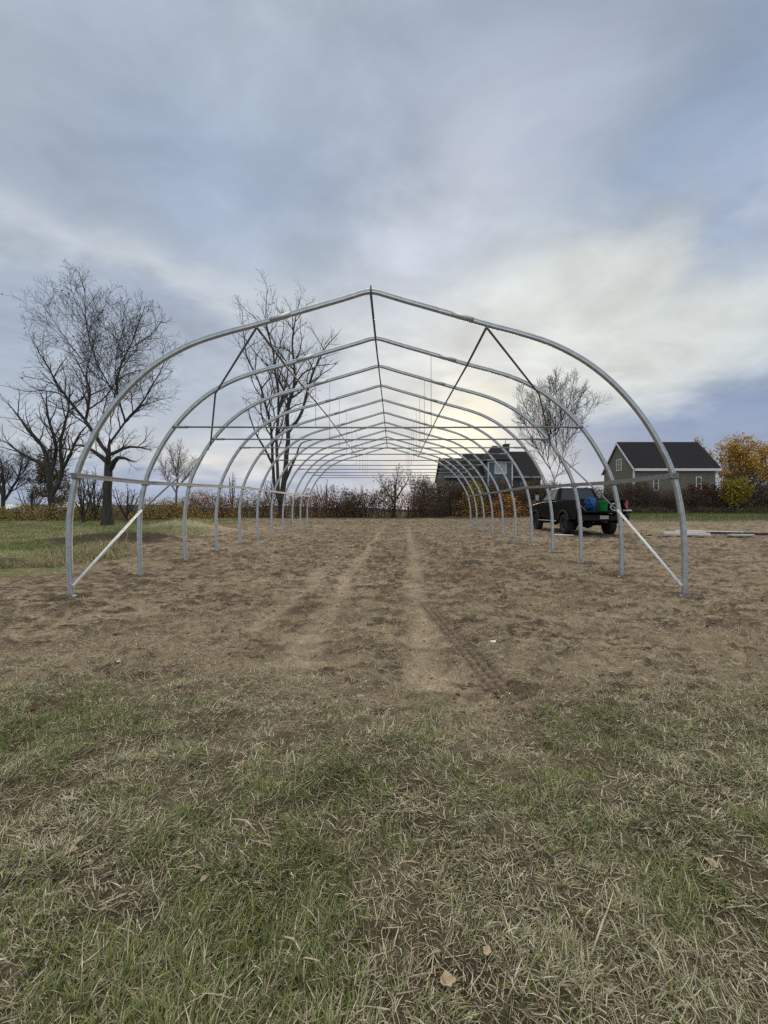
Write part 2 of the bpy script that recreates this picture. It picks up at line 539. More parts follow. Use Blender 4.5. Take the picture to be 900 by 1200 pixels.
def build_world():
    w = bpy.data.worlds.new('World')
    SC.world = w
    w.use_nodes = True
    nt = w.node_tree
    for n in list(nt.nodes):
        nt.nodes.remove(n)
    L = nt.links
    out = nt.nodes.new('ShaderNodeOutputWorld')
    bg = nt.nodes.new('ShaderNodeBackground')
    L.new(bg.outputs[0], out.inputs[0])
    bg.inputs[1].default_value = .1
    sky = nt.nodes.new('ShaderNodeTexSky')
    sky.sky_type = 'NISHITA'
    sky.sun_disc = False
    sky.sun_elevation = math.radians(SUN_EL)
    sky.sun_rotation = math.radians(SUN_AZ)
    tc = nt.nodes.new('ShaderNodeTexCoord')
    sep = nt.nodes.new('ShaderNodeSeparateXYZ')
    L.new(tc.outputs['Generated'], sep.inputs[0])

    def mth(op, a, b=None, c=None, clamp=False):
        n = nt.nodes.new('ShaderNodeMath')
        n.operation = op
        n.use_clamp = clamp
        for i, v in enumerate((a, b, c)):
            if v is None:
                continue
            if isinstance(v, (int, float)):
                n.inputs[i].default_value = v
            else:
                L.new(v, n.inputs[i])
        return n.outputs[0]
    X, Y, Z = sep.outputs
    az = mth('MULTIPLY', mth('ARCTAN2', X, Y), 57.2958)
    el = mth('MULTIPLY', mth('ARCSINE', Z), 57.2958)
    # planar cloud-layer coordinates
    zz = mth('ADD', mth('MAXIMUM', Z, 0.0), .22)
    cb = nt.nodes.new('ShaderNodeCombineXYZ')
    L.new(mth('DIVIDE', X, zz), cb.inputs[0])
    L.new(mth('DIVIDE', Y, zz), cb.inputs[1])

    def noise(scale, detail, rough, off, dist=0.):
        mp = nt.nodes.new('ShaderNodeMapping')
        mp.inputs['Location'].default_value = off
        L.new(cb.outputs[0], mp.inputs[0])
        n = nt.nodes.new('ShaderNodeTexNoise')
        n.inputs['Scale'].default_value = scale
        n.inputs['Detail'].default_value = detail
        n.inputs['Roughness'].default_value = rough
        n.inputs['Distortion'].default_value = dist
        L.new(mp.outputs[0], n.inputs['Vector'])
        return n
    nA = noise(1.15, 7, .52, (3.1, 1.7, 0), .4)
    nB = noise(2.6, 7, .55, (8.3, 5.2, 0), .3)
    nC = noise(.8, 5, .5, (1.3, 9.9, 2), .2)
    # warped angles so that the cloud masses have torn edges
    fade = mth('MINIMUM', mth('MULTIPLY', el, .06), 1.0)
    w1 = mth('MULTIPLY', mth('SUBTRACT', nB.outputs[0], .5), 42.)
    w2 = mth('MULTIPLY', mth('MULTIPLY', mth('SUBTRACT', nA.outputs[0], .5), 30.), fade)
    w3 = mth('MULTIPLY', mth('MULTIPLY', mth('SUBTRACT', nB.outputs[0], .5), 12.), fade)
    azw = mth('ADD', az, w1)
    elw = mth('ADD', el, mth('ADD', w2, w3))

    def rgb(c):
        n = nt.nodes.new('ShaderNodeRGB')
        n.outputs[0].default_value = (*c, 1)
        return n.outputs[0]

    def mix(f, a, b):
        n = nt.nodes.new('ShaderNodeMix')
        n.data_type = 'RGBA'
        L.new(f, n.inputs[0])
        L.new(a, n.inputs[6])
        L.new(b, n.inputs[7])
        return n.outputs[2]

    def blob(a, e, wa, we, k, aa=None, ee=None):
        du = mth('DIVIDE', mth('SUBTRACT', aa or azw, a), wa)
        dv = mth('DIVIDE', mth('SUBTRACT', ee or elw, e), we)
        s = mth('ADD', mth('MULTIPLY', du, du), mth('MULTIPLY', dv, dv))
        return mth('MULTIPLY', mth('EXPONENT', mth('MULTIPLY', s, -1.)), k)
    r = nt.nodes.new('ShaderNodeValToRGB')
    e = r.color_ramp.elements
    e[0].position, e[0].color = .34, (.265, .33, .43, 1)
    e[1].position, e[1].color = .68, (.47, .505, .56, 1)
    m_ = e.new(.5)
    m_.color = (.335, .40, .48, 1)
    L.new(nA.outputs[0], r.inputs[0])
    c = r.outputs[0]
    for (a, e_, wa, we, k, colr) in [
        (-30, 12, 40, 9, .55, (.42, .46, .535)),
        (-36, 26, 24, 3.8, .75, (.56, .60, .64)),
        (-27, 21.0, 14, 3.4, .5, (.30, .36, .49)),
        (-24, 36, 16, 7, .45, (.28, .34, .48)),
        (14, 40, 16, 8, .60, (.50, .52, .60)),
        (3, 21, 26, 10, .78, (.58, .60, .61)),
        (20, 27, 17, 6.5, .85, (.61, .635, .63)),
        (35, 21.5, 25, 8, .95, (.64, .66, .625)),
        (44, 34, 11, 10, .62, (.215, .285, .43)),
        (38, 9.0, 24, 4.6, .92, (.215, .27, .41)),
        (-18, 3.2, 42, 2.6, .75, (.29, .345, .51)),
        (-20, 7.4, 26, 2.6, .85, (.66, .645, .63)),
    ]:
        c = mix(blob(a, e_, wa, we, k), c, rgb(colr))
    # the veiled sun
    azs = mth('ADD', az, mth('MULTIPLY', w1, .22))
    els = mth('ADD', el, mth('ADD', mth('MULTIPLY', w2, .3), mth('MULTIPLY', w3, .5)))
    c = mix(blob(10.5, 14, 12, 8, .68, azs, els), c, rgb((.69, .68, .61)))
    c = mix(blob(10.3, 11.4, 4.4, 3.8, .92, azs, els), c, rgb((.98, .92, .68)))
    # thin wisps over everything
    cs = nt.nodes.new('ShaderNodeMapping')
    cs.inputs['Scale'].default_value = (.85, 1.25, 1)
    cs.inputs['Rotation'].default_value = (0, 0, .18)
    L.new(cb.outputs[0], cs.inputs[0])
    nD = nt.nodes.new('ShaderNodeTexNoise')
    nD.inputs['Scale'].default_value = 3.1
    nD.inputs['Detail'].default_value = 9
    nD.inputs['Roughness'].default_value = .56
    nD.inputs['Distortion'].default_value = .5
    L.new(cs.outputs[0], nD.inputs['Vector'])
    wis = mth('ADD', mth('MULTIPLY', mth('SUBTRACT', nB.outputs[0], .5), .55), mth('MULTIPLY', mth('SUBTRACT', nD.outputs[0], .5), mth('MULTIPLY', fade, .68)))
    hs = nt.nodes.new('ShaderNodeVectorMath')
    hs.operation = 'SCALE'
    L.new(c, hs.inputs[0])
    L.new(mth('ADD', 1.0, wis), hs.inputs['Scale'])
    # unseen sky overhead and behind the camera, brightened and warmed to light the ground
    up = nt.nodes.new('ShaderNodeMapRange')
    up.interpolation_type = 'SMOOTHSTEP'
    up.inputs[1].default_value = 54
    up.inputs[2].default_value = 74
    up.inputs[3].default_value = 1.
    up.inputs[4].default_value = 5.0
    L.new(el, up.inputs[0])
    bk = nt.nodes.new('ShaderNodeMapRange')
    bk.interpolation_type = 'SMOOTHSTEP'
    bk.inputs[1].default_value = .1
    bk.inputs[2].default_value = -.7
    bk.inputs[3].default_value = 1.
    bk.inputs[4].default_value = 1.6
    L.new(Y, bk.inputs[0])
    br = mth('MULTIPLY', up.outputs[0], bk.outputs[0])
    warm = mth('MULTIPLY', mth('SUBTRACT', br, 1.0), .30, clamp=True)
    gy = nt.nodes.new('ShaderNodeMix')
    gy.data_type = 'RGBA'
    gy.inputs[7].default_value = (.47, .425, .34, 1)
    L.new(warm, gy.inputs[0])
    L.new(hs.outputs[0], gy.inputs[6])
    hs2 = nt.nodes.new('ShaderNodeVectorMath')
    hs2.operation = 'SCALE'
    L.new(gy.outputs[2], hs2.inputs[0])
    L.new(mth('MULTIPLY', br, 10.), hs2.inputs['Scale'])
    cover = mth('MULTIPLY_ADD', nC.outputs[0], .08, .91, clamp=True)
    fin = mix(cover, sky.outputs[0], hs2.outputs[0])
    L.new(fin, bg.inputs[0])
    w.cycles.sampling_method = 'MANUAL'
    w.cycles.sample_map_resolution = 512
    sun = bpy.data.lights.new('sun', 'SUN')
    sun.energy = 1.5
    sun.angle = math.radians(12)
    sun.color = (1, .88, .68)
    so = bpy.data.objects.new('sun', sun)
    COL.objects.link(so)
    a, el_ = math.radians(SUN_AZ), math.radians(SUN_EL)
    d = Vector((math.sin(a) * math.cos(el_), math.cos(a) * math.cos(el_), math.sin(el_)))
    so.rotation_euler = d.to_track_quat('Z', 'Y').to_euler()
    so.location = d * 50


# ------------------------------------------------------------------ ground
def spread(step0, core, g, lim):
    xs = [0.]
    while xs[-1] < lim:
        x = xs[-1]
        xs.append(x + step0 + max(0, x - core) * g)
    return np.array(xs)


def build_ground():
    xr = spread(.016, 2.6, .013, 70)
    far = np.array([90, 130, 200, 320, 500, 800, 1300.])
    xs = np.concatenate([-far[::-1], -xr[::-1], xr[1:], far])
    ys = [.62]
    while ys[-1] < 62:
        q = ys[-1]
        ys.append(q * (1.0036 if 2.3 < q < 5.7 else 1.0078) + .0006)
    ys = np.concatenate([[-400, -150, -60, -25, -12, -6, -3, -1.5, -.7, -.2, .1, .3, .45, .55], ys, [66, 72, 80, 95, 120, 160, 220, 320, 480, 700, 1000, 1600]])
    X, Y = np.meshgrid(xs, ys)
    nx, ny = len(xs), len(ys)
    x, y = X.ravel(), Y.ravel()
    m = masks(x, y)
    dz = detail_z(x, y, m)
    z = ground_z(x, y) + dz
    soil_m = np.array([.24, .187, .128])
    soil_l = np.array([.32, .257, .18])
    soil_d = np.array([.088, .065, .046])
    n = fbm(x / 1.6, y / 1.1, 50, 4)
    n2 = fbm(x / .21, y / .075, 51, 5, .62)
    n3 = fbm(x / 3.5, y / 2.4, 52, 3)
    t = np.clip((n - .5) * 1.5 + .5, 0, 1)[:, None]
    col = soil_m * (1 - t) + soil_l * t * .9 + soil_m * t * .1
    # damp turned-up earth, with the shade of crevices painted into the colour
    moist_crevice = sst(.52, .60, n2 * .85 + n3 * .15) * .88
    moist_crevice = np.maximum(moist_crevice, .7 * sst(.60, .72, fbm(x / .34 + 9, y / .16 + 4, 31, 4, .6)) * sst(2.6, 4, y))
    col = col * (1 - moist_crevice[:, None]) + soil_d * moist_crevice[:, None]
    rusty = sst(.5, .75, fbm(x / 1.3 + 5, y / 1.0, 55, 3))[:, None] * .28
    col = col * (1 - rusty) + np.array([.21, .14, .088]) * rusty
    # dry mown stalks lying on it read pale grey-tan
    mulch = sst(.46, .62, fbm(x / .5, y / .3, 57, 4)) * .5 * sst(7, 3, y)
    col = col * (1 - mulch[:, None]) + np.array([.31, .26, .175]) * mulch[:, None]
    for fx, fy in FEET:
        k = sst(.35, .6, np.exp(-(np.hypot(x - fx, y - fy) / .30) ** 2) + (n2 - .5) * .9)[:, None] * .75
        col = col * (1 - k) + soil_d * k
    shoulder = (4 * m['trk'] * (1 - m['trk']) * sst(.42, .6, n2) * .8)[:, None]
    col = col * (1 - shoulder) + soil_d * shoulder
    tk = (m['trk'] * .95)[:, None]
    col = col * (1 - tk) + np.array([.345, .278, .192]) * tk
    s, bars = tread(x, y)
    s = (s * .9)[:, None]
    col = col * (1 - s) + (np.array([.075, .058, .042]) * (1 + 1.7 * bars[:, None])) * s
    mu = m['mul'][:, None]
    col = col * (1 - mu) + np.array([.06, .044, .034]) * mu
    # turf base, its colour darkened for the shade in gaps between blades
    tf = m['turf'][:, None]
    th = fbm(x / .4, y / .4, 60, 4)[:, None]
    tcol = np.array([.045, .037, .024]) * (1 - th) + np.array([.13, .11, .068]) * th
    col = col * (1 - tf * .9) + tcol * tf * .9
    gl = (m['lawnl'] * (1 - m['mul']))[:, None]
    gn = fbm(x / 1.1, y / .8, 61, 4)[:, None]
    gt = np.clip((gn - .36) * 3.2, 0, 1)
    gcol = np.array([.105, .135, .045]) * (1 - gt) + np.array([.23, .215, .11]) * gt
    col = col * (1 - gl * .95) + gcol * gl * .95
    rim = np.exp(-((x + 9.2) / 2.4) ** 2 - ((y - 17.7) / .5) ** 2)[:, None]
    col = col * (1 - rim * .8) + np.array([.42, .36, .24]) * rim * .8
    gr = m['lawnr'][:, None]
    gcr = np.array([.06, .09, .032]) * (1 - gt * .85) + np.array([.19, .165, .09]) * gt * .85
    col = col * (1 - gr) + gcr * gr
    bk = (m['back'] * (1 - m['lawnr']))[:, None]
    col = col * (1 - bk * .85) + np.array([.10, .078, .048]) * bk * .85
    V = np.stack([x, y, z], 1)
    i = np.arange((ny - 1) * (nx - 1))
    r, c = i // (nx - 1), i % (nx - 1)
    a = r * nx + c
    Q = np.stack([a, a + 1, a + nx + 1, a + nx], 1)
    me = fast_mesh('ground', V, Q, ground_material(), col=np.clip(col, 0, 1), smooth=True)
    tag(link('ground', me), kind='structure')


def surf(x, y):
    m = masks(x, y)
    return ground_z(x, y) + detail_z(x, y, m)


def gz(x, y):
    return float(ground_z(np.array([x]), np.array([y]))[0])


def sz(x, y):
    return float(surf(np.array([float(x)]), np.array([float(y)]))[0])


# ------------------------------------------------------------------ blades
def blades(px, py, L, Wd, lean, az, curl, cols, name, mat, lift=0.):
    """curved tapered strips standing or lying on the ground"""
    n = len(px)
    pz = surf(px, py) + lift
    lev = 4
    V = np.zeros((n, lev, 2, 3))
    pos = np.stack([px, py, pz], 1)
    pos[:, 2] -= .004
    d = np.stack([np.cos(az), np.sin(az), np.zeros(n)], 1)
    tw = az + PI / 2 + RNG.normal(0, .5, n)
    side = np.stack([np.cos(tw), np.sin(tw), RNG.normal(0, .25, n)], 1)
    ang = lean.copy()
    for k in range(lev):
        w = Wd * [1., .92, .66, .12][k] * .5
        V[:, k, 0] = pos - side * w[:, None]
        V[:, k, 1] = pos + side * w[:, None]
        st = (L / (lev - 1))[:, None]
        pos = pos + st * (d * np.sin(ang)[:, None] + np.array([0, 0, 1.]) * np.cos(ang)[:, None])
        ang = ang + curl
    base = (np.arange(n) * 8)[:, None]
    Q = np.concatenate([base + np.array([0, 1, 3, 2]) + 2 * k for k in range(3)], 0)
    c = np.repeat(cols, 8, axis=0)
    # roots are drier and browner than tips on real stems
    me = fast_mesh(name, V.reshape(-1, 3), Q, mat, col=np.clip(c, 0, 1))
    return link(name, me)


def build_grass():
    # ---- foreground turf
    n = 430000
    py = .55 + RNG.random(n) ** .85 * 3.1
    px = (RNG.random(n) - .5) * (2.4 + py * 2.5)
    m = masks(px, py)
    clump = fbm(px / .16, py / .16, 70, 3)
    cover = fbm(px / .5, py / .5, 71, 3)
    keep = RNG.random(n) < m['turf'] * (.42 + 1.0 * sst(.33, .62, clump)) * (.72 + .45 * sst(.3, .55, cover))
    px, py, clump = px[keep], py[keep], clump[keep]
    n = len(px)
    g = fbm(px / .55 + 2, py / .55, 73, 3) * .65 + clump * .35
    patch = np.zeros(n)
    for (cx, cy, rx, ry, k) in ((-.62, 1.80, .55, .28, .9), (-.50, 1.18, .42, .24, .9), (-2.1, 2.1, .7, .4, .8), (1.45, 2.25, .55, .28, .55), (-.02, 2.15, .35, .2, .6), (1.0, 1.12, .25, .2, .5), (.05, 1.45, .3, .2, .35)):
        patch = np.maximum(patch, k * np.exp(-((px - cx) / rx) ** 2 - ((py - cy) / ry) ** 2))
    left = patch * .22 - .05
    green = sst(.46, .62, g + left + RNG.normal(0, .07, n))
    u = RNG.random(n)
    pal_g = np.array([[.120, .165, .042], [.165, .210, .058], [.235, .260, .100], [.180, .200, .090], [.30, .295, .15]])
    pal_d = np.array([[.60, .54, .40], [.49, .44, .31], [.72, .67, .52], [.37, .32, .22], [.49, .465, .32], [.30, .275, .175]])
    isg = u < green * .56 + .15 + .10 * sst(.4, .6, fbm(px / .09, py / .09, 76, 2))
    cols = np.where(isg[:, None], pal_g[RNG.integers(0, 5, n)], pal_d[RNG.integers(0, 6, n)])
    cols = cols * RNG.uniform(.6, 1.45, (n, 1))
    L = np.where(isg, RNG.uniform(.03, .075, n), RNG.uniform(.025, .088, n)) * (.45 + .5 * clump + .22 * patch)
    wd = np.where(isg, RNG.uniform(.0022, .0048, n), RNG.uniform(.0014, .0036, n))
    lay = fbm(px / .3, py / .3, 75, 2)
    az = lay * 12 + RNG.normal(0, 1.2, n)
    lean = np.where(isg, np.abs(RNG.normal(.85, .42, n)), np.abs(RNG.normal(1.15, .35, n)))
    lean = np.clip(lean, 0, 1.5)
    curl = RNG.normal(.2, .24, n)
    curl = np.minimum(curl, (1.75 - lean) / 3)
    tag(blades(px, py, L, wd, lean, az, curl, cols, 'grass', M['blade']), 'short mown grass, half green and half withered, in front of the bare field', 'grass', kind='stuff')
    # ---- straw thatch lying in the turf and over the earth
    n = 380000
    py = .6 + RNG.random(n) ** 1.25 * 13
    px = (RNG.random(n) - .5) * (2.4 + py * 2.5)
    m = masks(px, py)
    dens = fbm(px / .6, py / .38, 80, 4)
    p = (.12 + .88 * sst(.40, .62, dens)) * (.75 * sst(12, 2.5, py) + .2) * (1 - .93 * m['trk']) * (1 - m['lawnl']) * (1 - m['turf']) + m['turf'] * .30
    s_, b_ = tread(px, py)
    p = p * (1 - .95 * s_)
    keep = RNG.random(n) < p
    px, py = px[keep], py[keep]
    n = len(px)
    pal = np.array([[.44, .375, .265], [.56, .49, .36], [.34, .28, .195], [.25, .20, .135], [.42, .375, .275], [.18, .135, .092]])
    cols = pal[RNG.integers(0, 6, n)] * RNG.uniform(.75, 1.25, (n, 1))
    L = RNG.uniform(.02, .085, n)
    wd = RNG.uniform(.0016, .0036, n) * (1 + .10 * py)
    az = RNG.uniform(0, 2 * PI, n)
    lean = np.clip(RNG.normal(1.42, .16, n), 1.0, 1.62)
    curl = RNG.normal(.03, .16, n)
    tag(blades(px, py, L, wd, lean, az, curl, cols, 'straw', M['straw'], lift=.008), 'loose dry mown straw scattered over the bare earth and turf', 'straw', kind='stuff')
    # ---- crumbs and clods of earth
    n = 20000
    py = 2.2 + RNG.random(n) ** 1.7 * 14
    px = (RNG.random(n) - .5) * (2.4 + py * 2.3)
    m = masks(px, py)
    cl = fbm(px / .34 + 9, py / .16 + 4, 31, 4, .6)
    foot = np.zeros(n)
    for fx, fy in FEET:
        foot = np.maximum(foot, np.exp(-(np.hypot(px - fx, py - fy) / .3) ** 2))
    s_, b_ = tread(px, py)
    keep = (RNG.random(n) < (.22 + .8 * sst(.48, .66, cl) + foot) * (1 - .75 * m['trk']) * (1 - s_ * .6)) & (m['turf'] < .6) & (m['lawnl'] < .5)
    px, py = px[keep], py[keep]
    n = len(px)
    ph = (1 + 5 ** .5) / 2
    iv = np.array([(-1, ph, 0), (1, ph, 0), (-1, -ph, 0), (1, -ph, 0), (0, -1, ph), (0, 1, ph), (0, -1, -ph), (0, 1, -ph), (ph, 0, -1), (ph, 0, 1), (-ph, 0, -1), (-ph, 0, 1)]) / 1.9
    it = np.array([(0, 11, 5), (0, 5, 1), (0, 1, 7), (0, 7, 10), (0, 10, 11), (1, 5, 9), (5, 11, 4), (11, 10, 2), (10, 7, 6), (7, 1, 8), (3, 9, 4), (3, 4, 2), (3, 2, 6), (3, 6, 8), (3, 8, 9), (4, 9, 5), (2, 4, 11), (6, 2, 10), (8, 6, 7), (9, 8, 1)])
    sc = (.003 + .010 * RNG.random(n) ** 3.) * (1 + .05 * py)
    V = iv[None] * RNG.uniform(.65, 1.3, (n, 12, 1)) * sc[:, None, None] * np.stack([RNG.uniform(.8, 1.7, n), RNG.uniform(.8, 1.4, n), RNG.uniform(.5, .9, n)], 1)[:, None]
    a = RNG.uniform(0, 6.28, n)
    ca, sa = np.cos(a)[:, None], np.sin(a)[:, None]
    V = np.stack([V[..., 0] * ca - V[..., 1] * sa, V[..., 0] * sa + V[..., 1] * ca, V[..., 2]], 2)
    V += np.stack([px, py, surf(px, py) + sc * .25], 1)[:, None]
    pal = np.array([[.20, .155, .108], [.16, .122, .086], [.25, .195, .135], [.125, .095, .067], [.30, .24, .17]])
    c = pal[RNG.integers(0, 5, n)] * RNG.uniform(.8, 1.2, (n, 1))
    Q = (it[None] + (np.arange(n) * 12)[:, None, None]).reshape(-1, 3)
    tag(link('soil_clods', fast_mesh('soil_clods', V.reshape(-1, 3), Q, M['straw'], col=np.repeat(c, 12, 0))), 'crumbs and clods of brown earth scattered over the bare field', 'soil', kind='stuff')
    # ---- lawn tufts on the left and right of the field
    n = 120000
    py = 8 + RNG.random(n) ** 1.3 * 24
    px = -6 - RNG.random(n) * (3 + py * .95)
    m = masks(px, py)
    keep = RNG.random(n) < m['lawnl'] * (1 - .9 * m['mul']) * (.3 + sst(.35, .6, fbm(px / .8, py / .8, 83, 3)))
    px, py = px[keep], py[keep]
    n = len(px)
    rim = np.exp(-((px + 9.2) / 2.4) ** 2 - ((py - 17.7) / .5) ** 2)
    edge = sst(2.2, .2, lawn_edge(py) - px)
    g = fbm(px / 1.4, py / 1.0, 84, 3)
    isg = RNG.random(n) < np.clip(sst(.32, .60, g) * .8 + .12 - rim * .9 - edge * .55, .03, 1)
    pal_g = np.array([[.100, .145, .038], [.125, .17, .048], [.165, .19, .07]])
    pal_d = np.array([[.36, .30, .18], [.28, .235, .14], [.44, .38, .25]])
    cols = np.where(isg[:, None], pal_g[RNG.integers(0, 3, n)], pal_d[RNG.integers(0, 3, n)]) * RNG.uniform(.75, 1.25, (n, 1))
    tag(blades(px, py, RNG.uniform(.06, .17, n) * (1 + .9 * edge), RNG.uniform(.006, .014, n), np.clip(np.abs(RNG.normal(.6, .35, n)), 0, 1.4),
               RNG.uniform(0, 6.3, n), RNG.normal(.2, .15, n), cols, 'lawn_grass', M['blade']),
        'rough lawn grass on the bank left of the hoop frame', 'grass', kind='stuff')
    n = 40000
    py = 24 + RNG.random(n) * 24
    px = 14 + RNG.random(n) * 36
    m = masks(px, py)
    keep = RNG.random(n) < m['lawnr']
    px, py = px[keep], py[keep]
    n = len(px)
    pal_g = np.array([[.065, .125, .030], [.085, .145, .036], [.12, .15, .05], [.22, .20, .10], [.16, .14, .07]])
    cols = pal_g[RNG.integers(0, 5, n)] * RNG.uniform(.8, 1.2, (n, 1))
    tag(blades(px, py, RNG.uniform(.08, .2, n), RNG.uniform(.012, .025, n), np.clip(np.abs(RNG.normal(.5, .3, n)), 0, 1.4),
               RNG.uniform(0, 6.3, n), RNG.normal(.2, .15, n), cols, 'verge_grass', M['blade']),
        'bright green grass strip in front of the grey house', 'grass', kind='stuff')


# ------------------------------------------------------------------ trees
def catmull(pts, k=5):
    pts = [np.array(p, float) for p in pts]
    out = []
    for i in range(len(pts) - 1):
        p0 = pts[max(0, i - 1)]
        p1, p2 = pts[i], pts[i + 1]
        p3 = pts[min(len(pts) - 1, i + 2)]
        for j in range(k):
            t = j / k
            out.append(.5 * ((2 * p1) + (-p0 + p2) * t + (2 * p0 - 5 * p1 + 4 * p2 - p3) * t * t + (-p0 + 3 * p1 - 3 * p2 + p3) * t ** 3))
    out.append(pts[-1])
    return out


def leaf_cloud(pts, size, pal, rng, spread_, name, parent, off, flat=.0):
    n = len(pts)
    c = pts + rng.normal(0, spread_, (n, 3))
    a = rng.normal(0, 1, (n, 3))
    a /= np.linalg.norm(a, axis=1)[:, None]
    b = np.cross(a, rng.normal(0, 1, (n, 3)))
    b /= np.linalg.norm(b, axis=1)[:, None] + 1e-9
    s = rng.uniform(size[0], size[1], (n, 1))
    q = np.stack([c - a * s, c - b * s * .55 + a * s * .1, c + a * s, c + b * s * .55 + a * s * .1], 1) - np.array(off)
    pal = np.array(pal)
    col = pal[rng.integers(0, len(pal), n)] * rng.uniform(.7, 1.3, (n, 1))
    me = fast_mesh(name, q.reshape(-1, 3), np.arange(n * 4).reshape(-1, 4), M['leaf'], col=np.clip(np.repeat(col, 4, 0), 0, 1))
    return link(name, me, parent)


def make_tree(name, x, y, seed, limbs, prof, n_attr, step, di, dk, r_root, r_tip=.008, bark='bark_dark', tw=(2, (.25, .6), .5, .006),
              label=None, cat='tree', group=None, split=.06, trop=(0, 0, .12), leaves=None, z=None, iters=90, jit=.12, scale=None, wig=1., lr=.62, dens=1.):
    """main limbs are given; every limb carries branches, those carry branchlets, those carry twigs"""
    rng = np.random.default_rng(seed)
    z0 = gz(x, y) if z is None else z
    prof = np.array(prof, float)
    H = prof[-1, 0]
    sc = scale if scale else max(.32, min(1.25, H / 16.))
    tr = tw[3]
    big, small = MB(), MB()
    leafpts = []

    def inside(p):
        if p[2] > H * 1.02 or p[2] < 0.15:
            return False
        r = np.interp(p[2], prof[:, 0], prof[:, 1]) * 1.12
        dx = np.interp(p[2], prof[:, 0], prof[:, 2])
        return math.hypot(p[0] - dx, p[1]) < r

    def densify(pts, st, wob):
        out = catmull(pts, max(2, int(round(np.mean([np.linalg.norm(np.array(pts[i + 1]) - np.array(pts[i])) for i in range(len(pts) - 1)]) / st))))
        out = np.array(out)
        w = rng.normal(0, wob, out.shape)
        w[1:-1] = (w[:-2] + w[1:-1] * 2 + w[2:]) / 3
        w[0] = 0
        return out + w

    def branch(p, d, L, r, lev):
        """one side shoot, curving up; returns nothing, adds wood and its own shoots"""
        n = max(3, int(L / ([.34, .22, .16, .12][lev] * sc)) + 1)
        pts = [np.array(p)]
        d = np.array(d)
        for i in range(n):
            d = d + rng.normal(0, .11 * wig, 3) + np.array([0, 0, trop[2] * (.55 if lev < 2 else .35)]) * (3.0 / n)
            d /= np.linalg.norm(d)
            pts.append(pts[-1] + d * L / n)
        pts = np.array(pts)
        rs = np.linspace(r, max(tr * .75, r * .22), len(pts))
        small.tube(pts, rs, 5 if r > .03 else 3, caps=False)
        if lev >= 1:
            leafpts.extend(pts[1:])
        if lev >= 3:
            return
        gap = [.42, .27, .19][lev] * sc / dens
        pos = L * (.18 if lev else .22)
        side = rng.uniform(0, 2 * PI)
        while pos < L * .99:
            t = pos / L * n
            i = min(int(t), n - 1)
            q = pts[i] + (pts[i + 1] - pts[i]) * (t - i)
            dd = (pts[i + 1] - pts[i])
            dd /= np.linalg.norm(dd)
            side += 2.4 + rng.normal(0, .5)
            sub = [.62, .58, .55][lev] * (L * 1.08 - pos) + [.35, .22, .12][lev] * sc
            shoot(q, dd, side, sub * rng.uniform(.7, 1.15), rs[i], lev + 1)
            pos += gap * rng.uniform(.6, 1.4)

    def shoot(q, dd, side, L, rp, lev):
        ref = np.array([0, 0, 1.]) if abs(dd[2]) < .9 else np.array([1., 0, 0])
        u = np.cross(dd, ref)
        u /= np.linalg.norm(u)
        v = np.cross(dd, u)
        ang = rng.uniform(.5, .95)
        nd = dd * math.cos(ang) + (u * math.cos(side) + v * math.sin(side)) * math.sin(ang)
        nd = nd + np.array([0, 0, trop[2] * .8])
        nd /= np.linalg.norm(nd)
        for _ in range(4):
            if inside(q + nd * L):
                break
            L *= .62
        mn = [0, .35, .18, .10][lev] * sc
        if L < mn:
            return
        r = min(rp * .66, [0, .0165, .0095, .007][lev] * L + tr * .8)
        branch(q, nd, L, max(r, tr), lev)

    lines = []
    for li, lb in enumerate(limbs):
        pts = [np.array(p, float) for p in lb[1:]]
        if lb[0] is not None and lines:
            best = None
            for ln, rr in lines:
                dq = np.linalg.norm(ln - pts[0], axis=1)
                k = int(dq.argmin())
                if best is None or dq[k] < best[0]:
                    best = (dq[k], ln[k], rr[k])
            pts[0] = best[1]
            r0 = min(best[2] * .82, r_root * lr)
        else:
            r0 = r_root
        ln = densify(pts, .5 * sc, .035 * sc * wig)
        seg = np.concatenate([[0], np.cumsum(np.linalg.norm(np.diff(ln, axis=0), axis=1))])
        t = seg / seg[-1]
        rs = r0 * (1 - t) ** .8 * .95 + max(.05 * r0, tr * 2.0)
        if lb[0] is None:
            fork = min([np.linalg.norm(np.array(q[1]) - pts[0]) for q in limbs if q[0] is not None] + [seg[-1] * .6]) / seg[-1]
            rs = np.where(t < fork, r0 * (1 - .22 * t / max(fork, .05)), r0 * .78 * (1 - ((t - fork) / (1 - fork + 1e-6))) ** .9 + tr * 2)
            rs = rs * (1 + .5 * np.exp(-seg / .4))
            ln[0, 2] -= .15
        lines.append((ln, rs))
        (big if lb[0] is None else small).tube(ln, rs, 10 if r0 > .1 else 6, caps=False)
        pos = seg[-1] * (.42 if lb[0] is None else .16)
        side = rng.uniform(0, 6)
        lo = prof[0, 0]
        while pos < seg[-1] * .995:
            i = max(0, int(np.searchsorted(seg, pos)) - 1)
            i = min(i, len(ln) - 2)
            q = ln[i] + (ln[i + 1] - ln[i]) * ((pos - seg[i]) / (seg[i + 1] - seg[i]))
            dd = ln[i + 1] - ln[i]
            dd /= np.linalg.norm(dd)
            side += 2.4 + rng.normal(0, .5)
            if q[2] > lo * .9:
                rad = np.interp(q[2], prof[:, 0], prof[:, 1])
                L = (.42 * (seg[-1] - pos) + .30 * rad + .4 * sc) * rng.uniform(.55, 1.1)
                shoot(q, dd, side, L, rs[i], 1)
            pos += .42 * sc / dens * rng.uniform(.55, 1.3)
        shoot(ln[-1], (ln[-1] - ln[-2]) / np.linalg.norm(ln[-1] - ln[-2]), 0., 1.1 * sc, rs[-1] * 1.4, 1)
